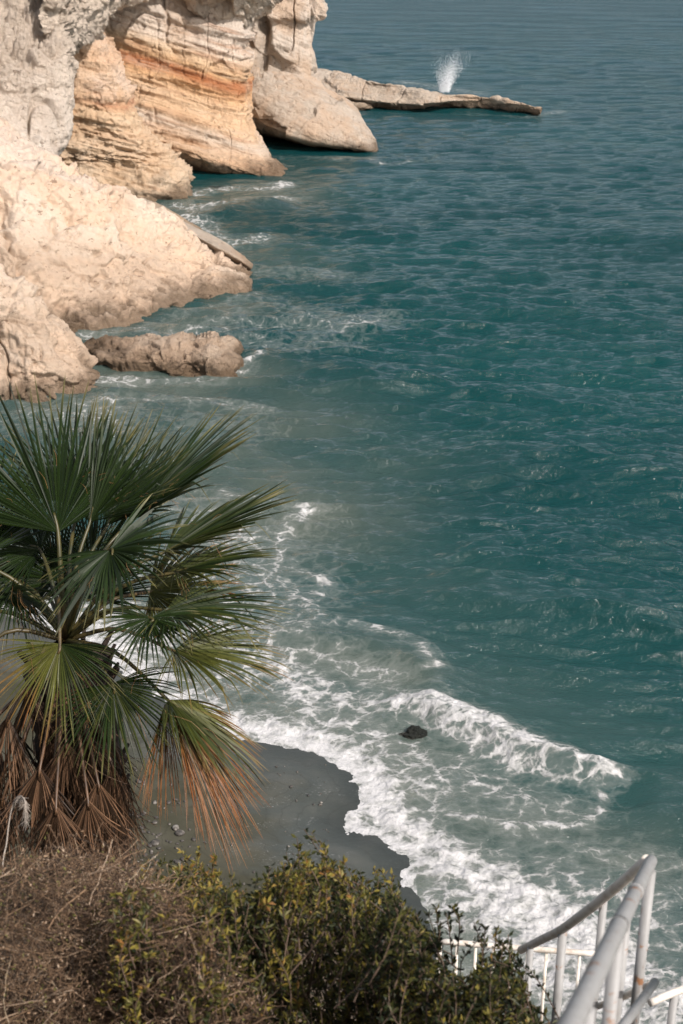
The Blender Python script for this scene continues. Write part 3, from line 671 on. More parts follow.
mesh('sea', np.stack([Xf+dx, Yf+dy_, z], 1), gridfaces(len(ys), len(us)), m.m, origin=(0, 0, 0), attrs={'foam': np.clip(foam, 0, 1.1), 'murk': np.clip(murk, 0, 1)})['kind'] = 'structure'

# spray bursting over the ledge
wm = NT('spray'); wm.base((.85, .86, .87)); wm.rough(.6); wm.p.inputs['Subsurface Weight'].default_value = 0
ov, of_ = ico(1)
def spray(name, label, base, hgt, wid, n, seed, smin, smax, lean=0, kind='stuff'):
    r_ = np.random.default_rng(seed); mb = MB()
    jets = [(r_.normal()*wid*.45, r_.uniform(.45, 1), r_.normal()*.15) for _ in range(14)]
    for i in range(n):
        j = jets[r_.integers(len(jets))]; t = r_.random()**1.5
        hh = hgt*j[1]*t
        p = base+np.array([j[0]*(.6+.4*t)+(j[2]+lean)*hh+r_.normal()*wid*(.07+.24*t), r_.normal()*wid*.25, hh*(1-.15*t)+r_.normal()*.03])
        mb.add(p+ov*r_.uniform(smin, smax)*(1.25-t)*np.array([1, 1, r_.uniform(1, 2.2)]), of_)
    return tag(mb.build(name, wm.m, origin=(0, 0, 0)), label, 'spray', None, kind)
spray('sea_spray', 'white spray bursting up behind the low rock ledge', P0(445, 91, .6), 3.9, 1.15, 9000, 9, .004, .020, .18)

# ------------------------------------------------------------------ hillside under the camera
gy = np.concatenate([np.arange(-30, 0, 1.5), np.arange(0, 24, .25)]); gx = np.concatenate([np.arange(-60, -10, 2), np.arange(-10, 10, .25), np.arange(10, 60, 2)])
X, Yg = np.meshgrid(gx, gy); xf, yf = X.ravel(), Yg.ravel()
zl = np.interp(yf, [-30, 0, 1.5, 3, 5, 6.5, 8.6, 10, 12.5, 16, 19, 24], [16.5, 14.3, 13.3, 12.0, 10.7, 9.8, 9.0, 6.6, 3.2, .9, -.5, -3])
zr_ = np.interp(yf, [-30, 0, 1.5, 3, 5, 6.8, 8, 10, 12, 24], [16.5, 14.3, 13.0, 11.4, 9.6, 8.8, 6.0, 1.5, -1.5, -4])
k = sst(0, 1.6, xf); hz_ = zl*(1-k)+zr_*k
hz_ += .22*fbm(np.stack([xf*.5, yf*.5, xf*0], 1), 4, 160)
m = NT('hill_soil'); m.base(m.ramp(m.noise(m.pos(), 2.5, 7, .65), [(.3, (.09, .065, .04)), (.6, (.19, .14, .095)), (.8, (.28, .22, .16))])); m.rough(.95)
m.l(m.bump(m.noise(m.pos(), 5, 8, .7), .9, .12), m.p.inputs['Normal'])
mesh('hillside', np.stack([xf, yf, hz_], 1), gridfaces(*X.shape), m.m, origin=(0, 0, 0))['kind'] = 'structure'
def hill_z(x, y):
    i = np.argmin((xf-x)**2+(yf-y)**2); return hz_[i]

# ------------------------------------------------------------------ palm
m = NT('palm_leaf')
rad, dry, seg = m.attr('rad'), m.attr('dry'), m.attr('seg')
g1_ = m.mix(m.mr(seg, 0, 1), (.004, .012, .002), (.019, .038, .006))
tipmask = m.mr(m.math('ADD', rad, m.math('MULTIPLY', m.math('SUBTRACT', seg, .5), .25)), .78, 1.0)
g2_ = m.mix(m.math('MULTIPLY', tipmask, .75), g1_, (.20, .17, .065))
yel = m.mr(dry, 0, .45); brn = m.mr(m.math('ADD', dry, m.math('MULTIPLY', m.math('SUBTRACT', rad, .6), .7)), .42, .78)
g3_ = m.mix(m.math('MULTIPLY', yel, .7), g2_, (.135, .135, .025))
ctr = m.mix(m.mr(seg, .1, .9), (.22, .070, .016), (.26, .135, .055))
g4_ = m.mix(brn, g3_, ctr)
dead = m.mix(m.mr(seg, .35, 1), (.035, .018, .010), (.25, .14, .08))
g5_ = m.mix(m.mr(dry, .97, 1.05), g4_, dead)
fib = m.noise(m.pos(), 30, 3); g6_ = m.mix(m.mr(fib, .3, .7, 0, .30), g5_, (.012, .014, .006))
m.base(g6_); m.rough(.5); m.p.inputs['Specular IOR Level'].default_value = .32
tr = m.n('BsdfTranslucent'); m.l(m.mix(.35, g6_, (.16, .22, .03)), tr.inputs[0]); ms = m.n('MixShader'); m.l(m.math('MULTIPLY', m.mr(dry, .3, .9, .14, .05), 1.0), ms.inputs[0])
m.l(m.p.outputs[0], ms.inputs[1]); m.l(tr.outputs[0], ms.inputs[2]); m.l(ms.outputs[0], m.out.inputs[0])
leafM = m.m
m = NT('palm_petiole'); pd = m.attr('dry')
m.base(m.mix(pd, m.ramp(m.noise(m.pos(), 12, 3), [(.3, (.020, .028, .008)), (.7, (.075, .065, .016))]), m.ramp(m.noise(m.pos(), 12, 3), [(.3, (.04, .02, .010)), (.7, (.14, .07, .035))]))); m.rough(.45); petM = m.m
m = NT('palm_trunk'); m.base(m.ramp(m.noise(m.pos((1, 1, .3)), 14, 5, .7), [(.3, (.015, .010, .007)), (.6, (.05, .03, .02)), (.8, (.15, .09, .055))])); m.rough(.9)
m.l(m.bump(m.noise(m.pos((1, 1, .2)), 20, 5), .9, .03), m.p.inputs['Normal']); trunkM = m.m

PDIST = 9.4
crown = PD(66, 640, PDIST)
pb = np.array([crown[0]-.05, crown[1]+.05, hill_z(crown[0], crown[1])-.1])
palm = empty('palm_tree', pb, 'fan palm with a shaggy skirt of dead leaves standing on the slope', 'palm')
tr_ = MB(); tp = curve([pb, (pb+crown)/2+np.array([.04, 0, 0]), crown+np.array([0, 0, -.05])], 60)
ang = np.linspace(0, 2*math.pi, 41)[:-1]
vs = []
for i, p in enumerate(tp):
    t = i/59; r0_ = .25+.06*(1-t)
    for a in ang:
        boot = .045*max(0, math.sin(a*5+i*.9))*((i*.37) % 1)+.02*random.random()
        rr = r0_+boot
        if t > .95: rr *= 1-(t-.95)*12
        vs.append(p+np.array([math.cos(a)*rr, math.sin(a)*rr, 0]))
n_ = 40; fs = [(i*n_+k, i*n_+(k+1) % n_, (i+1)*n_+(k+1) % n_, (i+1)*n_+k) for i in range(59) for k in range(n_)]
tr_.add(np.array(vs), np.array(fs))
for i in range(70):          # old leaf bases
    t = random.uniform(.1, .97); p = tp[int(t*59)]; a = random.random()*6.28; d = np.array([math.cos(a), math.sin(a), 0])
    L_ = random.uniform(.12, .26); e = p+d*(.22+L_*.5)+np.array([0, 0, L_*.9])
    tube(tr_, curve([p+d*.15, p+d*.24+np.array([0, 0, L_*.3]), e], 5), np.linspace(.035, .012, 5), 5)
tr_.build('trunk', trunkM, palm)

def norm(v): v = np.asarray(v, float); return v/(np.linalg.norm(v)+1e-12)
def scr(dx_, dy__, dz): return norm(RT*dx_+UP*dy__-FW*dz)     # screen right, screen up, toward the viewer (only to read directions off the photograph)
def frond(hub, axis, nrm, Rr, half=100, dry=0.0, dry_lo=None, droop=.12, cup=.15, nseg=50, split=.42, attach=None, arc=.15, pet=True, seed=0, name='frond', crumple=.0, petr=.012, shrink=.18):
    r_ = random.Random(seed); hub = np.asarray(hub, float); axis = norm(axis); nrm = norm(nrm-axis*np.dot(nrm, axis)); side = np.cross(nrm, axis)
    K = 10; mb = MB()
    half_ = R(half); dth = 2*half_/nseg
    for i in range(nseg):
        th = -half_+(i+.5)*dth; u = th/half_
        L_ = Rr*(1-shrink*u*u)*r_.uniform(.90, 1.05)
        th_end = th+r_.gauss(0, .035+crumple*.25)
        dsg = dry if dry_lo is None else (dry+(dry_lo-dry)*sst(-.3, .6, np.array([u]))[0])
        dsg = min(max(dsg+r_.gauss(0, .07)*(1 if 0 < dsg < .9 else 0), 0), 1.06) if dsg < .95 else 1.06
        sg = r_.random(); dr = droop*r_.uniform(.6, 1.5); bend = r_.gauss(0, .03)+crumple*r_.gauss(0, .3)
        vs = []; ra = []
        tw1 = r_.gauss(0, .32); snap = r_.random() < .07; snapt = r_.uniform(.55, .85)
        for j in range(K+1):
            t = j/K; rr = L_*t; a = th+(th_end-th)*max(0, t-split)/(1-split)
            d = axis*math.cos(a)+side*math.sin(a)
            wd_ = 2*rr*math.tan(dth/2) if t <= split else 2*L_*split*math.tan(dth/2)*(1-(t-split)/(1-split))**.55
            wd_ = max(wd_*(.98 if t <= split else .95), .0035 if t < 1 else .0008)
            p = hub+d*rr+nrm*(cup*rr*u*u+bend*rr*t)+np.array([0, 0, -1])*dr*rr*t*t
            if snap and t > snapt: p = p+np.array([0, 0, -1])*(t-snapt)*L_*.8-d*(t-snapt)*L_*.35
            tang = -axis*math.sin(a)+side*math.cos(a)
            fold = (.75 if t <= split else .5)*wd_
            vs += [p-tang*wd_/2+nrm*tw1*wd_, p+nrm*fold, p+tang*wd_/2-nrm*tw1*wd_]; ra += [t, t, t]
        f = [(j*3+c, j*3+c+1, j*3+c+4, j*3+c+3) for j in range(K) for c in (0, 1)]
        mb.add(np.array(vs), np.array(f), rad=ra, dry=dsg, seg=sg)
        if r_.random() < .35 and dsg < .95:       # loose thread
            q = vs[split_i(K, split)*3+2]; e = q+axis*r_.uniform(.0, .2)*Rr+np.array([r_.gauss(0, .05), r_.gauss(0, .05), -r_.uniform(.05, .22)])
            tube(mb, curve([q, (q+e)/2+nrm*.03, e], 5), .0012, 3, False, rad=.95, dry=.5, seg=.9)
    o = mb.build(name, leafM, palm, smooth=False, origin=hub)
    if pet:
        at_ = crown if attach is None else attach
        m2 = MB(); mid = (hub+at_)/2+np.array([0, 0, arc*np.linalg.norm(hub-at_)])
        pts = curve([at_, mid, hub, hub+axis*Rr*.12], 16)
        tube(m2, pts, np.linspace(petr*1.5, petr*.55, 16), 8, True, dry=min(max(dry, 0)*.8+.1, 1))
        m2.build('petiole', petM, o)
    return o
def split_i(K, s): return int(K*s)
def FR(hx, hy, dd, ax, tilt=0, Rr=.9, nz=1.0, **kw):
    """hub pixel + distance offset, axis (screen x, y up, toward viewer), tilt of the blade about its axis (deg)"""
    hub = PD(hx, hy, PDIST+dd); axis = scr(*ax); toward = norm(-FW*nz+np.array([0, 0, .25]))
    n0 = norm(toward-axis*np.dot(toward, axis)); b = np.cross(axis, n0); t = R(tilt)
    return frond(hub, axis, n0*math.cos(t)+b*math.sin(t), Rr, **kw)
# upright green fans
FR(58, 532, -.10, (-.24, 1, -.10), 30, 1.08, half=72, seed=1, droop=.02, cup=-.1, petr=.015)
FR(90, 522, .05, (.22, 1, .0), -34, .86, half=70, seed=2, droop=.03, cup=-.1)
FR(108, 525, .25, (.55, 1, -.1), -45, .90, half=65, seed=24, droop=.03)
FR(132, 520, .15, (.95, .88, .05), -62, 1.16, half=70, seed=3, droop=.05)
FR(165, 552, .0, (1.25, .62, .1), -68, 1.02, half=80, seed=4, droop=.06, dry=.06)
FR(176, 572, -.15, (1.25, .34, .2), -68, .72, half=80, seed=5, droop=.14, dry=.10)
FR(110, 550, -.45, (.35, -.45, .85), 5, .62, half=130, seed=6, droop=.14, cup=.12, nz=1)
FR(78, 505, .45, (.0, 1, -.35), 10, .85, half=85, seed=7, droop=.03)
FR(40, 550, .30, (-1, .45, .1), 40, .66, half=95, seed=8, droop=.10)
FR(92, 568, .5, (.25, 1, -.2), -15, .68, half=95, seed=31, droop=.05)
FR(58, 580, .6, (-.35, 1, -.2), 15, .66, half=95, seed=32, droop=.05)
FR(18, 580, .1, (-.9, -.2, .25), 25, .55, half=105, seed=9, droop=.2)
FR(-25, 560, -.2, (-.5, 1, .0), 35, .95, half=90, seed=10, droop=.05)
FR(150, 592, .35, (1.0, .16, .15), -42, .70, half=90, seed=11, droop=.10, dry=.50, dry_lo=.40)
# low right-hand fans
FR(166, 610, -.25, (1.2, .03, .28), -64, .80, half=88, seed=12, droop=.12, dry=.05)
FR(150, 618, -.60, (-.05, -.8, .7), 0, .36, half=125, seed=13, droop=.16, cup=.2, nseg=36)
FR(174, 651, -.30, (1.15, -.06, .3), -60, .80, half=80, seed=14, droop=.16, dry=.32)
FR(168, 700, -.35, (.95, -.62, .25), -72, .74, half=75, seed=15, droop=.16, dry=.16, dry_lo=.5, cup=.05)
FR(172, 706, -.30, (.50, -1, .15), -62, .98, half=34, seed=16, droop=.10, dry=.84, pet=False, nseg=58, crumple=.10)
FR(174, 708, -.22, (.72, -1, .0), -64, .80, half=28, seed=27, droop=.16, dry=.70, pet=False, nseg=40, crumple=.14)
FR(165, 704, -.25, (-.02, -1, .15), -40, .70, half=26, seed=26, droop=.05, dry=.86, pet=False, nseg=30, crumple=.1)
FR(112, 684, -.50, (.30, -1, .35), 8, .55, half=100, seed=17, droop=.18, cup=.12, dry=.03)
FR(60, 644, -.62, (-.10, -1, .35), 4, .54, half=95, seed=18, droop=.15, cup=.12, dry=.42, dry_lo=.02, arc=.5)
FR(12, 592, -.1, (.75, -.35, .2), 62, .38, half=80, seed=19, droop=.15, nseg=34)
# out to the left
FR(-60, 640, .1, (-1, -.2, .1), 40, .7, half=95, seed=20, droop=.2, arc=.25)
FR(-50, 690, -.2, (-1, -.5, .2), 30, .7, half=95, seed=21, droop=.2, arc=.3, dry=.3)
FR(40, 600, .9, (-.35, .6, -.5), 20, .6, half=95, seed=22, droop=.1)
FR(90, 600, .8, (.3, .6, -.6), -20, .65, half=95, seed=23, droop=.1)
# hanging dead skirt
dead_specs = [(40, 768, -.50, .80, 24), (98, 782, -.46, .72, 20), (8, 716, -.30, .70, 24), (66, 742, -.35, .8, 22), (112, 765, -.15, .72, 13), (124, 772, .02, .68, 10), (22, 748, -.1, .9, 20), (84, 730, -.2, .78, 18),
              (-28, 745, -.2, .8, 26), (50, 720, .3, .9, 30), (105, 730, .35, .85, 20), (14, 730, .3, .9, 24), (88, 800, -.50, .6, 18), (56, 806, -.55, .6, 24), (30, 690, -.2, .5, 18), (100, 712, -.05, .5, 16)]
dr_ = random.Random(77)
for i in range(16):
    dead_specs.append((dr_.uniform(-12, 118), dr_.uniform(725, 800), dr_.uniform(-.25, .35), dr_.uniform(.6, .85), dr_.uniform(14, 30)))
for i, (hx, hy, dd, rr, hf) in enumerate(dead_specs):
    hub = PD(hx, hy, PDIST+dd); out = norm(np.array([hub[0]-crown[0], hub[1]-crown[1], 0]))
    at_ = np.array([crown[0], crown[1], max(hub[2]+.25, crown[2]-.2)])+out*.18
    frond(hub, norm(np.array([0, 0, -1])+out*.10+np.array([random.gauss(0, .06), 0, 0])), out, rr, half=hf+14, dry=1.0, droop=.0, cup=-.15, nseg=32, split=.35, attach=at_, arc=.05, seed=100+i, name='dead_frond', crumple=.26, petr=.010)

# ------------------------------------------------------------------ shrubs
def leafmat(name, stops, rough=.5, tr=.2):
    m = NT(name); c = m.ramp(m.attr('tone'), stops); m.base(c); m.rough(rough); m.p.inputs['Specular IOR Level'].default_value = .35
    t = m.n('BsdfTranslucent'); m.l(c, t.inputs[0]); s = m.n('MixShader'); s.inputs[0].default_value = tr
    m.l(m.p.outputs[0], s.inputs[1]); m.l(t.outputs[0], s.inputs[2]); m.l(s.outputs[0], m.out.inputs[0]); return m.m
greenM = leafmat('shrub_leaf', [(0, (.007, .011, .004)), (.3, (.022, .030, .009)), (.55, (.085, .082, .018)), (.8, (.25, .20, .038)), (1, (.24, .12, .035))])
m = NT('twig'); m.base(m.ramp(m.attr('tone'), [(0, (.07, .045, .03)), (.5, (.20, .135, .095)), (1, (.40, .31, .24))])); m.rough(.8); twigM = m.m

def leaves_mesh(mb, P, D, Ls, Wd, tone, r_):
    """rhombic folded leaves: base P, direction D"""
    n = len(P); D = D/np.linalg.norm(D, axis=1)[:, None]
    ref = r_.normal(size=(n, 3)); S = np.cross(D, ref); S /= np.linalg.norm(S, axis=1)[:, None]+1e-9; Nn = np.cross(D, S)
    a = P; b = P+D*(Ls*.5)[:, None]+S*(Wd*.5)[:, None]+Nn*(Wd*.15)[:, None]; c = P+D*Ls[:, None]-Nn*(Ls*.12)[:, None]; d = P+D*(Ls*.5)[:, None]-S*(Wd*.5)[:, None]+Nn*(Wd*.15)[:, None]
    v = np.stack([a, b, c, d], 1).reshape(-1, 3); f = np.arange(4*n).reshape(n, 4)
    mb.add(v, f, tone=np.repeat(tone, 4))
def outline(px, L): return np.interp(px, [q[0] for q in L], [q[1] for q in L])
LEAFY = [(-80, 1100), (60, 1000), (90, 915), (115, 886), (140, 872), (160, 862), (180, 860), (200, 856), (215, 870), (235, 884), (255, 876), (275, 868), (290, 850), (312, 846), (328, 858), (350, 868), (372, 872), (400, 886), (415, 902), (430, 925), (446, 960), (466, 985), (480, 962), (496, 948), (510, 952), (528, 1004), (545, 1024), (600, 1120)]
def leafy_shrub(x0, x1, nshoot, seed, label, dlo=5.0, dhi=6.6, extra=(), bias=0.0):
    r_ = np.random.default_rng(seed); root = None
    mb = MB(); st = MB(); P = []; D = []; Ls = []; Wd = []; T = []
    cx = (x0+x1)/2; b = PD(cx, 1010, (dlo+dhi)/2); base = np.array([b[0], b[1], hill_z(b[0], b[1])])
    root = empty('leafy_shrub', base, label, 'shrub')
    cl = r_.normal(size=(12, 3))
    shoots = []
    for i in range(nshoot):
        px = r_.uniform(x0-12, x1+12)
        edgew = min(1, max(0, (px-(x0-12))/30), max(0, ((x1+12)-px)/30))
        d = r_.uniform(dlo, dhi); top = outline(px, LEAFY)+(1-edgew)*8
        depth = r_.random()**1.3*(1085-top); py = top+depth+r_.uniform(-6, 6)+9
        if r_.random() < .14 and depth < 60: py -= r_.uniform(4, 18)
        shoots.append((PD(px, py, d-.0012*(py-top)*0), r_.uniform(.16, .34), 0))
    for (px, py, d, ln) in extra: shoots.append((PD(px, py, d), ln, 1))
    for tip, ln, ex in shoots:
        if tip[2] < hill_z(tip[0], tip[1])+.05: continue
        lean = np.array([r_.normal()*.35, r_.normal()*.35, 1]); lean = lean/np.linalg.norm(lean)
        if ex: lean = norm(np.array([r_.normal()*.15, 0, 1]))
        bot = tip-lean*ln; mid = (tip+bot)/2+r_.normal(size=3)*.02
        cv = curve([bot, mid, tip], 7); tube(st, cv, np.linspace(.0035, .0015, 7), 3, False, tone=.25*r_.random())
        nl = int(ln*(125 if not ex else 115)); t = r_.random(nl)**.8; q = np.stack([np.interp(t, np.linspace(0, 1, 7), cv[:, k]) for k in range(3)], 1)
        ax_ = norm(tip-bot); o = r_.normal(size=(nl, 3)); o -= (o@ax_)[:, None]*ax_; o /= np.linalg.norm(o, axis=1)[:, None]
        dd = o*.8+ax_*r_.uniform(.3, 1.1, nl)[:, None]
        patch = .5+.5*vnoise(q*2.6, seed)                   # yellower and greener patches
        tn = np.clip(.24+.46*patch*r_.random()+.34*r_.normal(size=nl)*.5+.22*t*(r_.random() < .6)+bias, 0, 1)
        P.append(q); D.append(dd); Ls.append(r_.uniform(.018, .040, nl)); Wd.append(r_.uniform(.008, .016, nl)); T.append(tn)
    # woody limbs inside
    for i in range(26):
        s_ = shoots[r_.integers(len(shoots))]; e = s_[0]-np.array([0, 0, .25]); 
        tube(st, curve([base+np.array([r_.normal()*.2, r_.normal()*.2, 0]), (base+e)/2+r_.normal(size=3)*.12, e], 9), np.linspace(.014, .004, 9), 5, False, tone=.2)
    leaves_mesh(mb, np.concatenate(P), np.concatenate(D), np.concatenate(Ls), np.concatenate(Wd), np.concatenate(T), r_)
    mb.build('foliage', greenM, root, smooth=False); st.build('stem', twigM, root)
leafy_shrub(84, 232, 760, 11, 'olive green shrub with yellow tips growing just right of the palm trunk', 5.6, 6.9, extra=[(200, 846, 6.3, .3), (146, 864, 6.2, .2), (182, 852, 6.3, .2)]+[(random.uniform(105, 235), random.uniform(885, 1015), random.uniform(4.75, 5.3), random.uniform(.12, .22)) for _ in range(95)], bias=.10)
leafy_shrub(226, 405, 950, 12, 'dense green shrub with one tall sprig standing above the wet sand', 5.0, 6.4, extra=((304, 829, 5.7, .34), (311, 832, 5.75, .3), (297, 838, 5.7, .28), (321, 842, 5.8, .25), (340, 866, 5.6, .2), (270, 866, 5.8, .2)), bias=.02)
leafy_shrub(396, 540, 780, 13, 'dark green shrub growing up against the far landing railing', 4.6, 5.9, extra=((452, 908, 5.2, .22), (436, 906, 5.3, .22), (474, 922, 5.1, .25), (497, 930, 5.1, .25), (508, 934, 5.2, .22), (520, 975, 5.0, .2), (485, 926, 5.1, .3), (478, 940, 5.15, .25), (490, 938, 5.1, .25), (503, 942, 5.1, .25), (446, 912, 5.2, .25), (428, 912, 5.3, .25), (441, 925, 5.2, .25), (482, 950, 5.1, .3), (496, 955, 5.1, .3)), bias=-.12)

DRY = [(-120, 880), (-60, 872), (0, 868), (30, 862), (70, 860), (100, 862), (130, 868), (160, 886), (190, 915), (215, 945), (240, 975), (260, 1010), (300, 1100)]
m = NT('dry_twig'); m.base(m.ramp(m.attr('tone'), [(0, (.020, .012, .007)), (.35, (.100, .058, .031)), (.65, (.24, .150, .085)), (.9, (.46, .35, .25)), (1, (.15, .15, .035))])); m.rough(.85); dryM = m.m
def dry_bush(x0, x1, ntw, seed, label, dlo, dhi, ylo=0, yhi=1090):
    r_ = np.random.default_rng(seed)
    cx = (x0+x1)/2; b = PD(cx, 1000, (dlo+dhi)/2); base = np.array([b[0], b[1], hill_z(b[0], b[1])])
    root = empty('dry_bush', base, label, 'bush'); mb = MB(); tw = MB(); P = []; D = []; Ls = []; Wd = []; T = []
    V = []; Fc = []; TN = []; n0 = 0
    for i in range(ntw):
        px = r_.uniform(x0, x1); top = max(outline(px, DRY), ylo); py = top+r_.random()**1.15*(yhi-top)+r_.uniform(-3, 10); d = r_.uniform(dlo, dhi)
        if r_.random() < .10: py -= r_.uniform(4, 26)
        c = PD(px, py, d)
        dr = r_.normal(size=3)*np.array([1, 1, .6])+np.array([.2, 0, .35]); dr /= np.linalg.norm(dr); ln = r_.uniform(.08, .26)
        k = 7; t = np.linspace(-.5, .5, k)[:, None]; bend = norm(np.cross(dr, r_.normal(size=3)))*r_.uniform(.0, .5)
        pts = c+dr*ln*t+bend*ln*(t**2-.25)*1.0+r_.normal(size=(k, 3))*.004
        rr = r_.choice([.0010, .0014, .0020, .0030], p=[.55, .30, .13, .02]); tn = np.clip(r_.beta(1.3, 1.8)+.12*vnoise(c[None]*3, seed)[0], 0, .92)
        s = norm(np.cross(dr, r_.normal(size=3))); s2 = norm(np.cross(dr, s))
        ring = np.stack([pts+s*rr, pts-s*rr*.5+s2*rr*.87, pts-s*rr*.5-s2*rr*.87], 1).reshape(-1, 3)
        V.append(ring); TN.append(np.full(3*k, tn))
        for j in range(k-1):
            for q in range(3): Fc.append((n0+j*3+q, n0+j*3+(q+1) % 3, n0+(j+1)*3+(q+1) % 3, n0+(j+1)*3+q))
        n0 += 3*k
        nl = r_.integers(2, 7); q = pts[r_.integers(0, k, nl)]
        green = r_.random(nl) < (.6 if r_.random() < .13 else .04)
        P.append(q); D.append(r_.normal(size=(nl, 3))+np.array([0, 0, .4])); Ls.append(r_.uniform(.007, .020, nl)); Wd.append(r_.uniform(.003, .008, nl)); T.append(np.where(green, 1.0, np.clip(r_.beta(2, 2.2, nl), 0, .93)))
    tw.add(np.concatenate(V), np.array(Fc), tone=np.concatenate(TN))
    leaves_mesh(mb, np.concatenate(P), np.concatenate(D), np.concatenate(Ls), np.concatenate(Wd), np.concatenate(T), r_)
    for i in range(20):
        e = PD(r_.uniform(x0+10, x1-10), r_.uniform(930, 1050), r_.uniform(dlo, dhi))
        tube(tw, curve([base+np.array([r_.normal()*.15, r_.normal()*.1, 0]), (base+e)/2+r_.normal(size=3)*.1, e], 9), np.linspace(.011, .003, 9), 5, False, tone=.2)
    tw.build('twigs', dryM, root, smooth=True); mb.build('leaves', dryM, root, smooth=False)
dry_bush(-120, 70, 4900, 21, 'dry brown tangled bush filling the lower left corner', 4.9, 6.2)
dry_bush(55, 190, 4300, 22, 'dry reddish brown bush in front of the palm trunk', 5.2, 6.5)
dry_bush(150, 262, 1000, 23, 'low dry brown bush running into the green shrub', 4.8, 5.5)
# drooping feathery grass head before the palm skirt
m = NT('dry_grass'); m.base((.36, .31, .26)); m.rough(.8); grassM = m.m
b = PD(4, 900, 6.2); gr = empty('grass_stem', (b[0], b[1], hill_z(b[0], b[1])), 'pale feathery grass head nodding in front of the palm skirt', 'grass stem')
st = MB(); c = curve([np.array(gr.location), PD(4, 900, 6.2), PD(7, 840, 6.2), PD(12, 808, 6.2), PD(19, 796, 6.15), PD(25, 802, 6.1), PD(25, 824, 6.1)], 40); tube(st, c, np.linspace(.004, .0015, 40), 5); st.build('stem', grassM, gr)
pl = MB()
for i in range(260):
    t = random.uniform(.62, 1); p = c[min(39, int(t*39))]; d = np.array([random.gauss(0, .4), random.gauss(0, .4), -random.uniform(.6, 1.4)]); tube(pl, [p, p+norm(d)*random.uniform(.015, .05)], [.0016, .0006], 3, False)
pl.build('plume', grassM, gr)

# ------------------------------------------------------------------ railings and stair
m = NT('white_paint')
rst = m.noise(m.pos(), 9, 5, .7); gr1 = m.noise(m.pos((1, 1, .4)), 28, 5, .7)
c = m.mix(m.mr(gr1, .45, .75, 0, .5), (.32, .315, .305), (.20, .19, .175)); c = m.mix(m.mr(rst, .60, .66), c, (.26, .13, .065)); c = m.mix(m.mr(m.noise(m.pos((1, 1, .25)), 34, 5, .75), .60, .66, 0, .7), c, (.22, .17, .14))
m.base(c); m.rough(.5); m.p.inputs['Specular IOR Level'].default_value = .4
m.l(m.bump(m.noise(m.pos(), 60, 4), .25, .004), m.p.inputs['Normal']); paintM = m.m
m = NT('cream_paint'); m.base(m.mix(m.mr(m.noise(m.pos(), 16, 5, .7), .5, .72), (.74, .68, .60), (.48, .38, .28))); m.rough(.55); creamM = m.m
m = NT('concrete'); m.base(m.ramp(m.noise(m.pos(), 6, 7, .7), [(.3, (.22, .21, .19)), (.7, (.38, .36, .33))])); m.rough(.9); concM = m.m
def post(mb, px, py, d, r, ln=1.0, n=12): p = PD(px, py, d); tube(mb, [p, p-np.array([0, 0, ln])], r, n)
# near railing
A0, A1, A2 = PD(520, 1130, 1.95), PD(606, 952, 3.1), PD(651, 861, 4.95)
near_r = empty('stair_railing', A2-np.array([0, 0, 1.05]), 'near white tube handrail rising to the corner at the lower right', 'railing', None)
mb = MB(); end = A2+norm(A2-A1)*.03
hp = list(curve([A0, A1, A2], 24)); tube(mb, hp+[end+np.array([.004, .01, -.015])], [.0215]*24+[.013], 18)
for t in (.62, .635, .80): # welded collars
    i = int(t*23); p = hp[i]; q = norm(hp[i+1]-hp[i]); tube(mb, [p-q*.012, p+q*.012], .0235, 18)
mb.build('handrail', paintM, near_r)
for (px, py, d, r, ln) in ((650.5, 872, 4.93, .0195, 1.05), (617, 940, 3.62, .019, 1.0), (588, 1010, 2.95, .016, .9)):
    mb = MB(); post(mb, px, py, d, r, ln); mb.build('post', paintM, near_r)
mb = MB(); tube(mb, [PD(655, 982, 4.98), PD(623, 1026, 4.3), PD(600, 1062, 3.85)], .0155, 12); mb.build('lower_rail', paintM, near_r)
# second railing: down to the left from the corner
B = [PD(647, 860, 5.0), PD(607, 895, 5.5), PD(564, 928, 6.1), PD(543, 939, 6.5), PD(521, 950, 6.9)]
sec = empty('stair_railing', B[2]-np.array([0, 0, 1.05]), 'second handrail descending left from the corner, browner underneath', 'railing', None)
mb = MB(); tube(mb, curve(B, 30), .0195, 16); mb.build('handrail', creamM, sec)
for (px, py, d, r) in ((604, 897, 5.62, .016), (563, 930, 6.15, .020), (530.5, 948, 6.7, .016)):
    mb = MB(); post(mb, px, py, d, r, 1.05); mb.build('post', paintM, sec)
mb = MB(); tube(mb, curve([PD(652, 984, 5.1), PD(625, 996, 5.5), PD(596, 1007, 5.95), PD(560, 1020, 6.3), PD(536, 1030, 6.8)], 20), .013, 10); mb.build('lower_rail', creamM, sec)
mb = MB(); post(mb, 627, 905, 5.25, .021, 1.1); mb.build('post', paintM, sec)
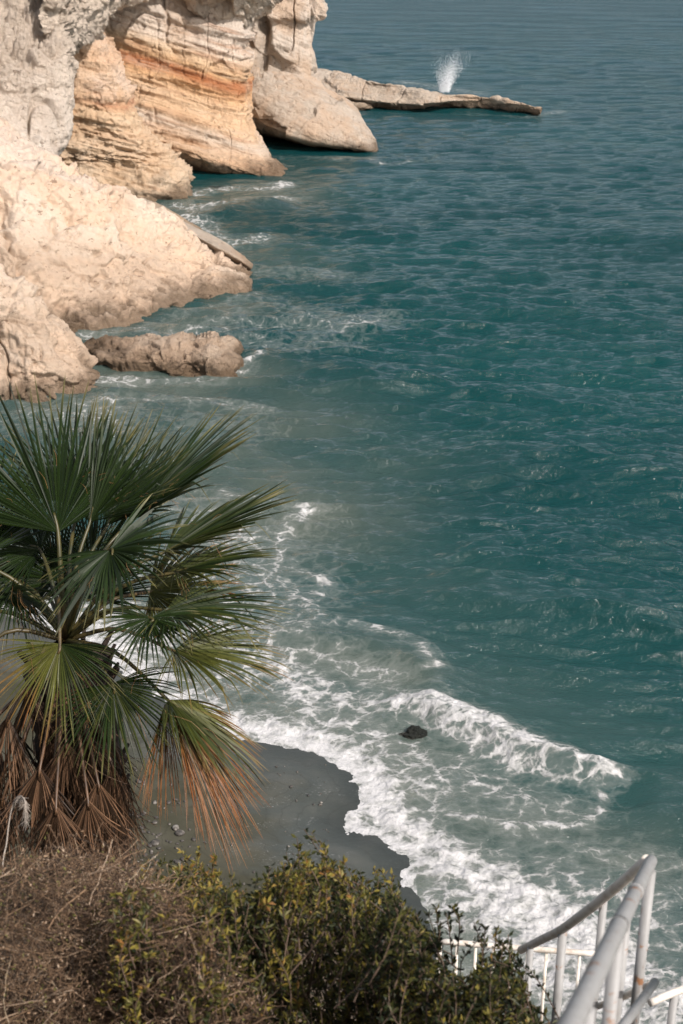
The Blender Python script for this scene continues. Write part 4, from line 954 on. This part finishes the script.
# far landing railing with thin balusters
Cc = [PD(436, 941, 8.0), PD(520, 948, 7.9), PD(598, 954, 7.8)]
far = empty('landing_railing', Cc[1]-np.array([0, 0, 1.0]), 'thin cream railing with slender balusters along the lower landing', 'railing', None)
mb = MB(); tube(mb, curve(Cc, 12), .0165, 12); mb.build('top_rail', creamM, far)
cc = curve(Cc, 200)
for i in range(10):
    p = cc[min(199, int(4+i*21.5))]; mb = MB(); tube(mb, [p, p-np.array([0, 0, .95])], .0085 if i % 5 else .016, 8); mb.build('baluster', creamM, far)
mb = MB(); tube(mb, curve([q-np.array([0, 0, .90]) for q in Cc], 6), .012, 10); mb.build('bottom_rail', creamM, far)
# railing beyond on the right
Dd = [PD(650, 1003, 6.3), PD(668, 995, 6.35), PD(690, 988, 6.4), PD(760, 975, 6.6)]
rr_ = empty('landing_railing', Dd[2]-np.array([0, 0, .95]), 'low railing end showing in the bottom right corner behind the corner post', 'railing', None)
mb = MB(); tube(mb, curve(Dd, 12), .0175, 12); mb.build('top_rail', creamM, rr_)
for (px, py, d) in ((674.5, 994, 6.37), (720, 983, 6.5)):
    mb = MB(); post(mb, px, py, d, .019, .95); mb.build('post', paintM, rr_)
# concrete steps and landings carrying them (below the frame)
def slab(mb, x0, x1, y0, y1, z0, z1):
    v = [(x, y, z) for z in (z0, z1) for y in (y0, y1) for x in (x0, x1)]
    mb.add(np.array(v), np.array([(0, 1, 3, 2), (4, 6, 7, 5), (0, 4, 5, 1), (2, 3, 7, 6), (0, 2, 6, 4), (1, 5, 7, 3)]))
zc = A2[2]-1.05
mb = MB()
stc = empty('staircase', (1.3, 2.5, zc), 'concrete stair under the white railings', 'stairs')
for i in range(9): slab(mb, .45+.02*i, 2.6, .2+.33*i, .53+.33*i-.002, 10.5, zc+.12*(9-i))
slab(mb, .9, 2.6, 3.18, A2[1]+.15, 9.5, zc)
for i in range(5): slab(mb, .75-.05*i, 1.6, A2[1]+.152+.24*i, A2[1]+.39+.24*i, 8.0, zc-.30*(i+1))
slab(mb, .35, 3.2, A2[1]+1.37, Cc[1][1]+.2, 7.2, Cc[1][2]-.95)
mb.build('steps', concM, stc, smooth=False)
